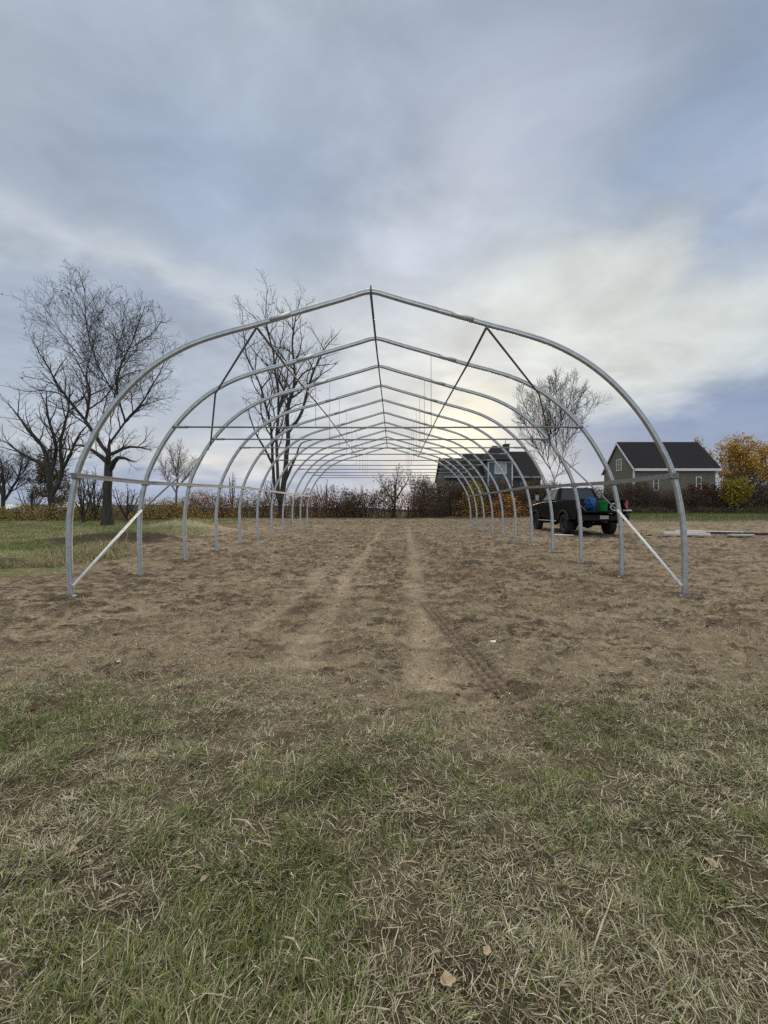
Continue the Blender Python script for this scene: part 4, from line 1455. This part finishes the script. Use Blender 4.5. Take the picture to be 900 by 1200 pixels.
    # cross ties with end fittings and hanger rods
    TIE_H = 2.84
    for i in range(1, NH):
        oL = half_at_h(TIE_H) - .02
        a, b = hoop_pt(oL, TIE_H, -1), hoop_pt(oL, TIE_H, 1)
        m = MB()
        m.tube([(a[0], 0, 0), ((a[0] + b[0]) / 2, 0, -.012), (b[0], 0, 0)], .0165, 8)
        t = m.build('cross_tie', M['galv_dull'], root, loc=(0, i * DY - .048, TIE_H + fz[i]))
        for s, e in ((-1, a), (1, b)):
            m = MB()
            m.tube([(e[0] + s * .03, 0, 0), (e[0] - s * .26, 0, -.001)], .025, 8)
            m.build('end_fitting', M['galv_dull'], t)
        for s, o in ((-1, 1.14), (1, 1.04)):
            p = hoop_pt(o, h_at_half(o), s)
            m = MB()
            m.tube([(p[0], .0, .0), (p[0], .03, p[1] - TIE_H)], .0048, 5)
            m.build('hanger_rod', M['wire'], t)
    # corner wind braces
    for s in (-1, 1):
        f = hoop_pt(PROF[0][0] - .06, .16, s)
        p2 = hoop_pt(half_at_h(1.27) - .05, 1.27, s)
        p3 = hoop_pt(half_at_h(2.62) - .045, 2.62, s)
        m = MB()
        m.tube([(f[0], -.03, f[1] + fz[0]), (p2[0], DY - .06, p2[1] + fz[1])], [.024, .023], 10)
        m.build('wind_brace', M['galv_pale'], root)
        m = MB()
        m.tube([(p2[0], DY - .055, p2[1] + fz[1] - .01), (p3[0], 2 * DY, p3[1] + fz[2])], .0165, 10)
        m.build('brace_extension', M['galv_dull'], root)
        h2 = h_at_half(3.10)
        q2 = hoop_pt(3.06, h2 - .05, s)
        q3 = hoop_pt(half_at_h(2.70) - .05, 2.70, s)
        q1 = hoop_pt(1.72, h_at_half(1.72) - .075, s)
        m = MB()
        m.tube([(q1[0], -.02, q1[1] + fz[0]), (q2[0], DY - .02, q2[1] + fz[1]), (q3[0], 2 * DY - .03, q3[1] + fz[2])], .017, 8)
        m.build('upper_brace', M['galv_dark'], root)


# ------------------------------------------------------------------ pickup
def arc(cy, cz, r, a0, a1, n=12):
    return [(cy + r * math.cos(a0 + (a1 - a0) * i / n), cz + r * math.sin(a0 + (a1 - a0) * i / n)) for i in range(n + 1)]


def build_pickup():
    X, Y = 8.02, 14.75
    zt = gz(8.2, 17.0) - .0
    root = empty('pickup_truck', (X, Y, zt), -math.radians(3.0))
    tag(root, 'black lifted crew cab pickup parked beside the hoop frame with its tailgate down', 'pickup truck')
    RA, FA, WR = 1.25, 4.90, .42
    za = .64
    k = math.asin((za - WR) / .53)
    # front body
    out = [(2.06, za), (2.06, 1.41), (4.12, 1.41), (4.22, 1.38), (5.35, 1.30), (5.62, 1.22), (5.72, 1.05), (5.74, .72), (5.62, za)]
    out += arc(FA, WR, .53, k, PI - k)
    m = MB()
    m.prism(out, 'x', -.97, .97)
    body = m.build('body', M['paint'], root, bevel=.045, seg=3)
    # bed
    out = [(.04, za), (.04, 1.40), (.10, 1.44), (2.045, 1.44), (2.045, za)] + arc(RA, WR, .53, k, PI - k)
    bed = MB()
    bed.prism(out, 'x', -.97, -.87)
    bed.prism(out, 'x', .87, .97)
    bed.box((-.868, .05, .90), (.868, 2.0, .955))
    bed.box((-.868, 1.97, .957), (.868, 2.04, 1.43))
    bed.box((-.80, .2, .50), (-.72, 5.3, .66))
    bed.box((.72, .2, .50), (.80, 5.3, .66))
    bed.build('cargo_bed', M['paint'], root, bevel=.02)
    # axles and exhaust
    for a in (RA, FA):
        m = MB()
        m.tube([(-.75, a, WR), (-.18, a, WR)], .06, 10)
        m.tube([(.18, a, WR), (.75, a, WR)], .06, 10)
        m.lathe([(0, -.19), (.12, -.17), (.17, 0), (.12, .17), (0, .19)], 14, 'x', (0, a, WR))
        m.build('axle', M['trim'], root)
    m = MB()
    m.tube([(.35, -.12, .5), (.35, 2.4, .52)], .035, 10)
    m.build('exhaust_pipe', M['trim'], root)
    # cab shell
    b0, b1, t0, t1 = 2.12, 4.22, 2.36, 3.42
    zb, zr = 1.40, 2.02
    B = [(-.93, b0, zb), (.93, b0, zb), (.93, b1, zb), (-.93, b1, zb)]
    T = [(-.74, t0, zr - .03), (.74, t0, zr - .03), (.74, t1, zr), (-.74, t1, zr)]
    m = MB()
    m.hexa(B + T)
    cab = m.build('cab', M['paint'], root, bevel=.06, seg=4)

    def pane(q, u0, u1, v0, v1, name, mat, par, off=.006, th=.004):
        q = [Vector(p) for p in q]

        def P(u, v):
            return (q[0] * (1 - u) + q[1] * u) * (1 - v) + (q[3] * (1 - u) + q[2] * u) * v
        nn = (q[1] - q[0]).cross(q[3] - q[0]).normalized()
        c = [P(u0, v0), P(u1, v0), P(u1, v1), P(u0, v1)]
        mm = MB()
        mm.hexa([p + nn * (off - th) for p in c] + [p + nn * off for p in c])
        return mm.build(name, mat, par, bevel=.002)
    pane([B[0], B[1], T[1], T[0]], .09, .91, .14, .88, 'rear_window', M['glass'], root)
    pane([B[2], B[3], T[3], T[2]], .07, .93, .08, .92, 'windshield', M['glass'], root)
    for s, q in ((-1, [B[3], B[0], T[0], T[3]]), (1, [B[1], B[2], T[2], T[1]])):
        uu = [(.10, .47), (.51, .86)] if s < 0 else [(.14, .49), (.53, .90)]
        for u in uu:
            pane(q, u[0], u[1], .12, .88, 'side_window', M['glass'], root)
    # doors: slightly proud skins with handles
    for s in (-1, 1):
        for (ya, yb) in ((2.30, 3.16), (3.18, 4.12)):
            m = MB()
            xa, xb = (s * .965, s * .978)
            m.box((min(xa, xb), ya, .70), (max(xa, xb), yb, 1.39))
            d = m.build('door', M['paint'], root, bevel=.006)
            m = MB()
            xh = s * .99
            m.box((xh - .012, ya + .06, 1.21), (xh + .012, ya + .26, 1.245))
            m.build('handle', M['trim'], d, bevel=.006)
        # running board
        m = MB()
        m.box((min(s * .86, s * 1.06), 1.95, .50), (max(s * .86, s * 1.06), 4.25, .56))
        m.build('running_board', M['chrome'], root, bevel=.02)
        # flares
        for a in (RA, FA):
            m = MB()
            pts = [(s * .985, p[0], p[1]) for p in arc(a, WR, .565, .32, PI - .32, 16)]
            m.tube(pts, 1., prof=[(-.045, -.05), (.045, -.05), (.045, .05), (-.045, .05)], up=(s, 0, 0))
            m.build('fender_flare', M['trim'], root, bevel=.012)
        # tail lamp
        m = MB()
        m.box((min(s * .875, s * .975), -.005, 1.08), (max(s * .875, s * .975), .05, 1.36))
        m.build('taillight', M['red'], root, bevel=.012)
        # headlamp
        m = MB()
        m.box((min(s * .62, s * .95), 5.62, 1.02), (max(s * .62, s * .95), 5.745, 1.17))
        m.build('headlight', M['lamp'], root, bevel=.02)
        # tow mirror
        m = MB()
        m.box((min(s * 1.10, s * 1.32), 3.92, 1.42), (max(s * 1.10, s * 1.32), 4.06, 1.76))
        mi = m.build('side_mirror', M['trim'], root, bevel=.03, seg=3)
        m = MB()
        m.tube([(s * .94, 4.0, 1.47), (s * 1.12, 3.98, 1.50)], .022, 8)
        m.build('mirror_arm', M['trim'], mi)
        m = MB()
        m.box((min(s * 1.125, s * 1.295), 3.912, 1.46), (max(s * 1.125, s * 1.295), 3.919, 1.73))
        m.build('mirror_glass', M['chrome'], mi)
    # tailgate hanging open, level with the floor
    m = MB()
    m.box((-.80, -.52, .905), (.80, .03, .965))
    tg = m.build('tailgate', M['paint'], root, bevel=.015)
    m = MB()
    m.box((-.12, -.36, .967), (.12, -.24, .985))
    m.build('latch_handle', M['trim'], tg, bevel=.006)
    for s in (-1, 1):
        m = MB()
        m.tube([(s * .785, -.40, .975), (s * .855, .06, 1.26)], .007, 6)
        m.build('stay_cable', M['wire'], tg)
    # bumper with plate
    m = MB()
    m.box((-.93, -.16, .60), (.93, .035, .84))
    bu = m.build('rear_bumper', M['trim'], root, bevel=.035, seg=3)
    m = MB()
    m.box((-.16, -.168, .665), (.16, -.162, .80))
    m.build('licence_plate', M['plate'], bu, bevel=.004)
    m = MB()
    m.box((-.06, -.30, .52), (.06, .1, .60))
    m.build('tow_hitch', M['trim'], bu, bevel=.01)
    # grille
    m = MB()
    for i in range(5):
        m.box((-.58, 5.735, .98 + i * .05), (.58, 5.765, 1.005 + i * .05))
    m.build('grille', M['chrome'], root, bevel=.005)
    # wheels
    first = None
    for s in (-1, 1):
        for a in (RA, FA):
            w = empty('wheel', (s * .86, a, WR))
            w.parent = root
            if first is None:
                t = MB()
                t.lathe([(.25, -.13), (.36, -.145), (.405, -.12), (.42, -.06), (.42, .06), (.405, .12), (.36, .145), (.25, .13)], 40, 'x', closed=True)
                for j in range(40):
                    aa = 2 * PI * j / 40
                    Mx = Matrix.Rotation(aa, 4, 'X')
                    t.box((-.12 + (j % 2) * .12, -.028, .412), ((j % 2) * .12, .028, .432), Mx)
                ty = t.build('tyre', M['tyre'], w)
                r = MB()
                r.lathe([(.252, -.12), (.235, -.11), (.22, -.02), (.20, .0), (.06, .02), (0, .02)], 32, 'x')
                r.lathe([(.252, .12), (.235, .11), (.22, .02), (.20, .0), (.06, -.02), (0, -.02)], 32, 'x')
                for sg in (-1, 1):
                    for j in range(8):
                        Mx = Matrix.Rotation(2 * PI * j / 8, 4, 'X')
                        r.box((sg * .07 - .02, -.026, .05), (sg * .07 + .02, .026, .232), Mx)
                    r.lathe([(0, sg * .10), (.05, sg * .10), (.065, sg * .06), (.065, 0)], 16, 'x')
                ri = r.build('rim', M['rim'], w)
                first = (ty, ri)
            else:
                for q in first:
                    c = q.copy()
                    COL.objects.link(c)
                    c.parent = w
    # cargo, each a thing of its own
    R = Matrix.Translation((X, Y, zt)) @ Matrix.Rotation(-math.radians(3.0), 4, 'Z')

    def at(x, y, z):
        return R @ Vector((x, y, z))
    b = empty('bucket', at(-.02, -.12, .967))
    tag(b, 'bright green plastic bucket on the lowered tailgate', 'bucket')
    m = MB()
    m.lathe([(0, .01), (.125, .0), (.135, .01), (.165, .36), (.180, .365), (.180, .39), (.158, .39), (.150, .36), (.122, .03), (0, .03)], 28)
    m.build('pail', M['green_plastic'], b)
    m = MB()
    m.tube([(.178 * math.cos(t), .178 * math.sin(t) * .5 - .10 * math.sin(t), .36 - .13 * math.sin(t)) for t in np.linspace(0, PI, 14)], .005, 6)
    m.build('handle', M['wire'], b)
    # crumpled tarp bundle
    rng = np.random.default_rng(5)
    b = empty('tarp_bundle', at(-.20, .55, .957))
    m = MB()
    rings = []
    for j in range(11):
        t = j / 10
        rr = .22 * math.sin(PI * min(max(t * .86 + .10, 0), 1)) ** .7
        rings.append([(rr * math.cos(2 * PI * i / 22) * (1 + 1.1 * (vn(i * .9, j * .9, 3) - .5)), rr * .8 * math.sin(2 * PI * i / 22) * (1 + .9 * (vn(i * .8, j * .7, 4) - .5)), .58 * t + .22 * float(vn(i * .7, j, 6) - .5) * (1 if j else 0)) for i in range(22)])
    vs = [p for r_ in rings for p in r_]
    fs = [(j * 22 + i, j * 22 + (i + 1) % 22, (j + 1) * 22 + (i + 1) % 22, (j + 1) * 22 + i) for j in range(10) for i in range(22)]
    fs += [tuple(range(21, -1, -1)), tuple(220 + i for i in range(22))]
    m.add(vs, fs, False)
    m.build('folded_sheet', M['blue_plastic'], b)
    tag(b, 'crumpled blue tarp bundle in the cargo bed behind the green bucket', 'tarp')
    # hose coil leaning
    b = empty('hose_coil', at(.40, -.10, 1.12), 0)
    m = MB()
    for j in range(6):
        rr = .145 - .012 * (j % 3)
        m.tube([(rr * 1.15 * math.cos(t), -.05 + .03 * (j // 3) + .012 * (j % 3), rr * math.sin(t)) for t in np.linspace(0, 2 * PI, 26)], .014, 7, caps=False)
    m.build('loops', M['hose'], b)
    tag(b, 'pale grey coiled hose standing on the lowered tailgate right of the bucket', 'hose')
    b = empty('tool_box', at(.05, 1.2, .957))
    m = MB()
    m.box((-.55, -.22, 0), (.45, .22, .44))
    c = m.build('case', M['trim'], b, bevel=.02)
    m = MB()
    m.box((-.56, -.23, .441), (.46, .23, .53))
    m.build('lid', M['trim'], b, bevel=.03)
    tag(b, 'black tool box at the front of the cargo bed behind the blue tarp', 'tool box')
    b = empty('cardboard_scrap', at(.74, -.36, .967))
    m = MB()
    m.box((-.10, -.10, 0), (.10, .10, .05))
    m.box((-.10, -.102, .051), (.09, .06, .056))
    m.build('pack', M['white_plastic'], b, bevel=.006)
    tag(b, 'small white packet at the right end of the lowered tailgate', 'packet')


# ------------------------------------------------------------------ houses
def window(parent, x, z, w, h, y, mullions=1, face='y', trim='white_trim', pane='pane', t=.11):
    """window in a wall facing -Y (or -X): frame part with a pane sub-part"""
    f = MB()

    def bx(mb, x0, x1, z0, z1, d0, d1):
        if face == 'y':
            mb.box((x0, y - d1, z0), (x1, y - d0, z1))
        else:
            mb.box((y - d1, x0, z0), (y - d0, x1, z1))
    bx(f, x - w / 2 - t, x - w / 2, z - t, z + h + t, 0, .06)
    bx(f, x + w / 2, x + w / 2 + t, z - t, z + h + t, 0, .06)
    bx(f, x - w / 2, x + w / 2, z + h, z + h + t, 0, .06)
    bx(f, x - w / 2 - .04, x + w / 2 + .04, z - t, z, 0, .09)
    for i in range(mullions):
        xm = x - w / 2 + w * (i + 1) / (mullions + 1)
        bx(f, xm - .035, xm + .035, z, z + h, .012, .05)
    bx(f, x - w / 2, x + w / 2, z + h * .52 - .025, z + h * .52 + .025, .012, .045)
    fo = f.build('window', M[trim], parent)
    p = MB()
    bx(p, x - w / 2, x + w / 2, z, z + h, .003, .010)
    p.build('pane', M[pane], fo)
    return fo


def build_grey_house():
    x0, x1, y0, y1 = 33.8, 45.3, 54., 61.6
    g = .9
    root = empty('house', (x0, y0, g))
    tag(root, 'dark grey gabled house with a long plain roof behind the brush on the right', 'house')
    o = (x0, y0, g)
    ze, zr, ym = 7.4, 11.35, 57.8
    m = MB()
    m.prism([(y0, g - .5), (y1, g - .5), (y1, ze), (ym, zr - .12), (y0, ze)], 'x', x0, x1)
    m.build('wall', M['house_grey'], root, off=o)
    rf = MB()
    sl = (zr - ze) / (ym - y0)
    ov = .45
    for sgn in (-1, 1):
        ye = y0 - ov if sgn < 0 else y1 + ov
        zee = ze - ov * sl
        rf.prism([(ye, zee + .02), (ye, zee + .22), (ym, zr + .22), (ym, zr + .02)], 'x', x0 - .22, x1 + .5)
    rf.build('roof', M['roof'], root, off=o)
    t = MB()
    t.box((x0 - .18, y0 - ov - .05, ze - ov * sl - .16), (x1 + .5, y0 - ov - .012, ze - ov * sl + .19))
    t.build('eave_board', M['white_trim'], root, off=o)
    t = MB()
    for sgn in (-1, 1):
        ye = y0 - ov if sgn < 0 else y1 + ov
        zee = ze - ov * sl
        t.prism([(ye, zee - .17), (ye, zee + .17), (ym, zr + .17), (ym, zr - .17)], 'x', x0 - .27, x0 - .225)
    t.build('rake_board', M['white_trim'], root, off=o)
    t = MB()
    t.box((x0 - .06, y0 - .06, g), (x0 + .14, y0 + .14, ze - .5))
    t.build('corner_board', M['white_trim'], root, off=o)
    for xx in (36.9, 42.9):
        w = window(root, xx - o[0], 4.15 - o[2], .55, 1.75, y0 - o[1], 0)
    window(root, 57.5 - o[1], 7.3 - o[2], 1.1, 1.5, x0 - o[0], 1, face='x')


def build_blue_house():
    g = 1.0
    o = (7.0, 50, g)
    root = empty('house', o)
    tag(root, 'slate blue house with dark roofs and a chimney seen through the right hoops', 'house')
    ym = 55.
    # three roof blocks of rising ridge height
    m = MB()
    w2 = MB()
    for (xa, xb, ze, zr) in ((6.75, 9.9, 5.75, 8.75), (9.92, 13.2, 5.75, 9.35), (13.22, 19.2, 5.75, 9.7)):
        m.prism([(49.5, ze - .25), (49.5, ze - .05), (ym, zr), (60.5, ze - .05), (60.5, ze - .25), (ym, zr - .2)], 'x', xa - (.25 if xa < 7 else 0), xb + (.25 if xb > 19 else 0))
        w2.prism([(50, g - .5), (60, g - .5), (60, ze - .2), (ym, zr - .24), (50, ze - .2)], 'x', xa + .02, xb - .02)
    m.build('roof', M['roof'], root, off=o)
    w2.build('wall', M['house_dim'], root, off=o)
    t = MB()
    t.box((6.6, 49.45, 5.46), (12.0, 49.495, 5.68))
    t.box((15.4, 49.45, 5.46), (19.4, 49.495, 5.68))
    t.build('eave_board', M['grey_trim'], root, off=o)
    # projecting bay with hipped roof
    bx0, bx1, by = 11.95, 15.1, 48.6
    m = MB()
    m.box((bx0, by, g - .5), (bx1, 53, 7.5))
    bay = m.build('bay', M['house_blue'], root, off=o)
    m = MB()
    e = .35
    apx = (13.6, 51.6, 9.95)
    vs = [(bx0 - e, by - e, 7.5), (bx1 + e, by - e, 7.5), (bx1 + e, 54.5, 7.5), (bx0 - e, 54.5, 7.5), (apx[0] - .3, apx[1], apx[2]), (apx[0] + .3, apx[1], apx[2])]
    vs += [(p[0], p[1], p[2] + .16) for p in vs[:4]]
    m.add(vs, [(0, 3, 2, 1), (0, 1, 7, 6), (1, 2, 8, 7), (2, 3, 9, 8), (3, 0, 6, 9), (6, 7, 5, 4), (7, 8, 5), (8, 9, 4, 5), (9, 6, 4)])
    m.build('bay_roof', M['roof'], root, off=o)
    t = MB()
    for xx in (bx0 - .02, bx1 - .14):
        t.box((xx, by - .03, g), (xx + .16, by - .003, 7.48))
    t.box((bx0 + .14, by - .03, 7.30), (bx1 - .14, by - .003, 7.48))
    t.build('corner_board', M['white_trim'], bay, off=(o[0] - o[0], 0, 0) if False else o)
    window(root, 13.55 - o[0], 5.95 - o[2], 1.35, 1.15, by - o[1], 1, pane='curtain', t=.09)
    window(root, 8.3 - o[0], 3.6 - o[2], 1.5, 1.25, 50 - o[1], 2, trim='grey_trim', t=.08)
    window(root, 10.6 - o[0], 3.6 - o[2], .8, 1.25, 50 - o[1], 0, trim='grey_trim', t=.08)
    window(root, 17.3 - o[0], 3.6 - o[2], 1.5, 1.25, 50 - o[1], 1, trim='grey_trim', t=.08)
    c = MB()
    c.box((15.75, 54.4, 8.8), (16.45, 55.3, 10.55))
    c.box((15.68, 54.33, 10.55), (16.52, 55.37, 10.70))
    ch = c.build('chimney', M['brick'], root, off=o)
    c = MB()
    c.tube([(16.0, 54.8, 10.7), (16.0, 54.8, 11.6)], .04, 6)
    c.build('flue_pipe', M['trim'], ch, off=o)


def build_far():
    # low wooded ridge beyond everything
    xs = np.linspace(-620, 620, 260)
    top = 2.5 + 7 * fbm(xs / 90, xs * 0 + 1.3, 90, 4) + 2.2 * fbm(xs / 9, xs * 0 + 4.1, 91, 3)
    top = top * (.55 + .45 * sst(100, -150, xs))
    rows = [(-25, 0.), (-8, .55), (0, 1.), (20, .9), (60, 0.)]
    V = []
    for dy, k in rows:
        V.append(np.stack([xs, 430 + dy + 0 * xs, -2.5 + (top + 1.5) * k], 1))
    V = np.concatenate(V)
    n = len(xs)
    Q = []
    for r in range(len(rows) - 1):
        a = r * n + np.arange(n - 1)
        Q.append(np.stack([a, a + 1, a + n + 1, a + n], 1))
    tag(link('distant_hills', fast_mesh('distant_hills', V, np.concatenate(Q), M['hill'])), kind='structure')
    # two pale farm buildings low on the left
    for (x, y, w, d, h, rf, lab) in ((-57.5, 70, 4.2, 5, 1.6, 'barn_white', 'low shed with a white metal roof beyond the elm trunk'),
                                     (-78, 79, 4.5, 6, 1.5, 'barn_white', 'pale shed low on the horizon at the far left edge')):
        g = gz(x, y) - .35
        r = empty('shed', (x, y, g))
        m = MB()
        m.prism([(-d / 2, -.3), (d / 2, -.3), (d / 2, h - .2), (0, h + .55), (-d / 2, h - .2)], 'x', -w / 2, w / 2)
        m.build('wall', M['barn_white'], r)
        m = MB()
        m.prism([(-d / 2 - .3, h - .30), (-d / 2 - .3, h - .20), (0, h + .70), (d / 2 + .3, h - .20), (d / 2 + .3, h - .30), (0, h + .58)], 'x', -w / 2 - .3, w / 2 + .3)
        m.build('roof', M['white_trim'], r)
        m = MB()
        m.box((-.6, -d / 2 - .05, 0), (.6, -d / 2 - .004, h - .5))
        m.build('door', M['trim'], r)
        tag(r, lab, 'shed')


# ------------------------------------------------------------------ loose things
def bar(name, p, q, w, h, mat, label, cat, group=None, round_=False):
    p, q = Vector(p), Vector(q)
    c = (p + q) / 2
    m = MB()
    if round_:
        m.tube([p - c, q - c], w, 10)
    else:
        m.tube([p - c, q - c], 1., prof=[(-h / 2, -w / 2), (h / 2, -w / 2), (h / 2, w / 2), (-h / 2, w / 2)], up=(0, 0, 1), smooth=False)
    o = m.build(name, mat, None, loc=c, bevel=0 if round_ else .006)
    return tag(o, label, cat, group)


def leaf_obj(x, y, s, rz, mat, label, curl=.5):
    m = MB()
    nu, nv = 9, 5
    vs = []
    for i in range(nu):
        t = i / (nu - 1)
        w = math.sin(PI * t ** .8) * .32 * s * (1 + .25 * math.sin(t * 17))
        for j in range(nv):
            v = (j / (nv - 1) - .5) * 2
            vs.append(((t - .5) * s, v * w, curl * s * (.35 * v * v * math.sin(PI * t) + .35 * (t - .5) ** 2 * 2 + .05 * math.sin(9 * t + 3 * v))))
    fs = [(i * nv + j, (i + 1) * nv + j, (i + 1) * nv + j + 1, i * nv + j + 1) for i in range(nu - 1) for j in range(nv - 1)]
    m.add(vs, fs, True)
    m.tube([(-.5 * s, 0, .04 * s), (-.72 * s, .03 * s, .05 * s)], .012 * s, 4)
    o = m.build('dead_leaf', mat, None, loc=(x, y, sz(x, y) + .012 + .02 * s))
    o.rotation_euler = (random.uniform(-.2, .2), random.uniform(-.2, .2), rz)
    md = o.modifiers.new('thickness', 'SOLIDIFY')
    md.thickness = .0012
    return tag(o, label, 'leaf')


def at_px(px, py):
    """where a sight line through a photo pixel meets the bare ground"""
    y = 3.
    for _ in range(40):
        x = (px - 461) * y / 450
        z = gz(x, y)
        y = .5 * y + .5 * (1.28 - z) * 450 / max(1., py - 598)
    return (px - 461) * y / 450, y


def build_loose():
    z = gz(11, 14.7)
    # lumber and pipes right of the frame
    bar('timber_beam', (9.95, 15.1, z + .14), (11.5, 14.5, z + .13), .16, .14, M['wood'], 'yellow raw timber beam under the white board, right of the frame', 'timber')
    bar('white_board', (10.25, 14.62, z + .145), (11.75, 14.30, z + .125), .22, .10, M['wood_white'], 'white painted board lying against the yellow timber beam', 'board')
    bar('dark_pipe', (11.3, 14.6, z + .15), (13.9, 14.05, z + .12), .028, 0, M['rust_pipe'], 'dark rusty pipe lying right of the white board', 'pipe', round_=True)
    bar('dark_pipe', (12.0, 14.75, z + .17), (14.2, 14.2, z + .14), .03, 0, M['rust_pipe'], 'shorter dark pipe reaching furthest right in the pile', 'pipe', round_=True)
    bar('steel_pipe', (11.1, 15.15, z + .20), (13.4, 14.70, z + .165), .03, 0, M['galv_pale'], 'pale steel pipe laid across the dark rusty pipes', 'pipe', round_=True)
    bar('sheet_panel', (12.45, 14.25, z + .10), (13.3, 14.3, z + .11), .3, .05, M['poly_sheet'], 'pale teal panel in front of the dark pipes', 'panel')
    x, y = at_px(660, 628.5)
    bar('white_stake', (x - .35, y + .25, gz(x, y) + .045), (x + .35, y - .15, gz(x, y) + .045), .03, 0, M['galv_pale'], 'white pipe offcut lying on the earth beside the pickup', 'pipe', round_=True)
    x, y = (547 - 461) * 20.5 / 450, 20.5
    bar('survey_stake', (x, y, gz(x, y) - .05), (x + .01, y, gz(x, y) + .30), .05, .03, M['stick'], 'short wooden stake upright beside the last right hoop leg', 'stake')
    # litter
    for (px, py, s, lab) in ((394, 655, .09, 'white paper scrap on the earth left of the wheel tracks'),
                             (578, 758, .055, 'white paper scrap near the tyre imprint'),
                             (846, 653.5, .06, 'white paper scrap right of the front right hoop leg'),
                             (160, 745, .03, 'small white scrap near the front left hoop leg'),
                             (139, 781, .03, 'tiny white scrap at the edge of the left turf')):
        x, y = at_px(px, py)
        m = MB()
        g = 5
        s *= .62
        vs = [((i / (g - 1) - .5) * s * 1.5, (j / (g - 1) - .5) * s, s * .5 * float(vn(i * 1.3 + px, j * 1.3, 2))) for i in range(g) for j in range(g)]
        fs = [(i * g + j, (i + 1) * g + j, (i + 1) * g + j + 1, i * g + j + 1) for i in range(g - 1) for j in range(g - 1)]
        m.add(vs, fs, True)
        o = m.build('paper_scrap', M['scrap'], None, loc=(x, y, sz(x, y) + .012))
        o.rotation_euler = (0, 0, px)
        md = o.modifiers.new('thickness', 'SOLIDIFY')
        md.thickness = .002
        tag(o, lab, 'scrap', 'white scraps lying on the earth')
    for (px, py, s, rz, mat, lab) in ((37, 832, .075, .4, 'dead_leaf_red', 'curled maroon leaf on the turf at the left edge'),
                                      (83, 1003, .05, .2, 'dead_leaf', 'pale tan leaf lying on the turf on the left'),
                                      (93, 992, .035, 1.2, 'dead_leaf', 'smaller pale leaf close behind the pale tan leaf'),
                                      (26, 1023, .045, 1.9, 'dead_leaf', 'pale upright leaf at the lower left edge'),
                                      (240, 1033, .035, .9, 'dead_leaf', 'small tan leaf in the green patch left of centre'),
                                      (833, 1012, .045, 2.2, 'dead_leaf', 'tan leaf in the turf towards the right edge'),
                                      (571, 1122, .035, 1.0, 'dead_leaf', 'brown leaf in the turf near the lower middle'),
                                      (757, 934, .03, 1.5, 'dead_leaf', 'pale leaf standing in the turf on the right'),
                                      (525, 1152, .05, .3, 'dead_leaf', 'long tan leaf in the turf near the bottom edge')):
        x, y = at_px(px, py)
        leaf_obj(x, y, s, rz, M[mat], lab)
    for (ax, ay, bx, by, lab) in ((272, 963, 300, 981, 'bleached stick in the green patch left of centre'),
                                  (330, 1098, 352, 1122, 'short bleached stick in the turf low on the left'),
                                  (756, 1108, 780, 1148, 'straight pale stick in the turf low on the right'),
                                  (693, 1120, 712, 1077, 'bent pale stalk in the turf right of centre'),
                                  (640, 1017, 672, 1000, 'thin dark twig in the turf right of centre')):
        a = at_px(ax, ay)
        b = at_px(bx, by)
        mid = ((a[0] + b[0]) / 2 + .008, (a[1] + b[1]) / 2)
        pts = [(a[0], a[1], sz(*a) + .02), (mid[0], mid[1], sz(*mid) + .038), (b[0], b[1], sz(*b) + .024)]
        c = Vector(pts[1])
        m = MB()
        m.tube([Vector(p) - c for p in pts], [.0026, .0030, .0018], 6)
        o = m.build('stick', M['bark_brown'] if 'dark' in lab else M['stick'], None, loc=c)
        tag(o, lab, 'stick')


# ------------------------------------------------------------------ camera
def build_camera():
    cam = bpy.data.cameras.new('camera')
    cam.sensor_fit = 'AUTO'
    cam.sensor_width = 36
    cam.lens = 450 / 1200 * 36
    cam.shift_x = -11 / 1200
    cam.shift_y = -2 / 1200
    cam.clip_start = .05
    cam.clip_end = 5000
    o = bpy.data.objects.new('camera', cam)
    COL.objects.link(o)
    o.location = (0, 0, 1.28)
    o.rotation_euler = (math.radians(90), 0, 0)
    SC.camera = o


build_world()
build_camera()
build_ground()
build_grass()
build_frame()
build_pickup()
build_grey_house()
build_blue_house()
build_far()
build_trees()
build_brush()
build_loose()

SC.render.engine = 'CYCLES'
SC.cycles.max_bounces = 6
SC.cycles.diffuse_bounces = 3
SC.cycles.glossy_bounces = 3
SC.cycles.transparent_max_bounces = 6
SC.cycles.use_denoising = False
SC.cycles.use_adaptive_sampling = True
SC.cycles.adaptive_threshold = .006
SC.view_settings.view_transform = 'Standard'
SC.view_settings.look = 'None'
SC.view_settings.exposure = .24
SC.view_settings.gamma = 1
SC.view_settings.use_curve_mapping = False
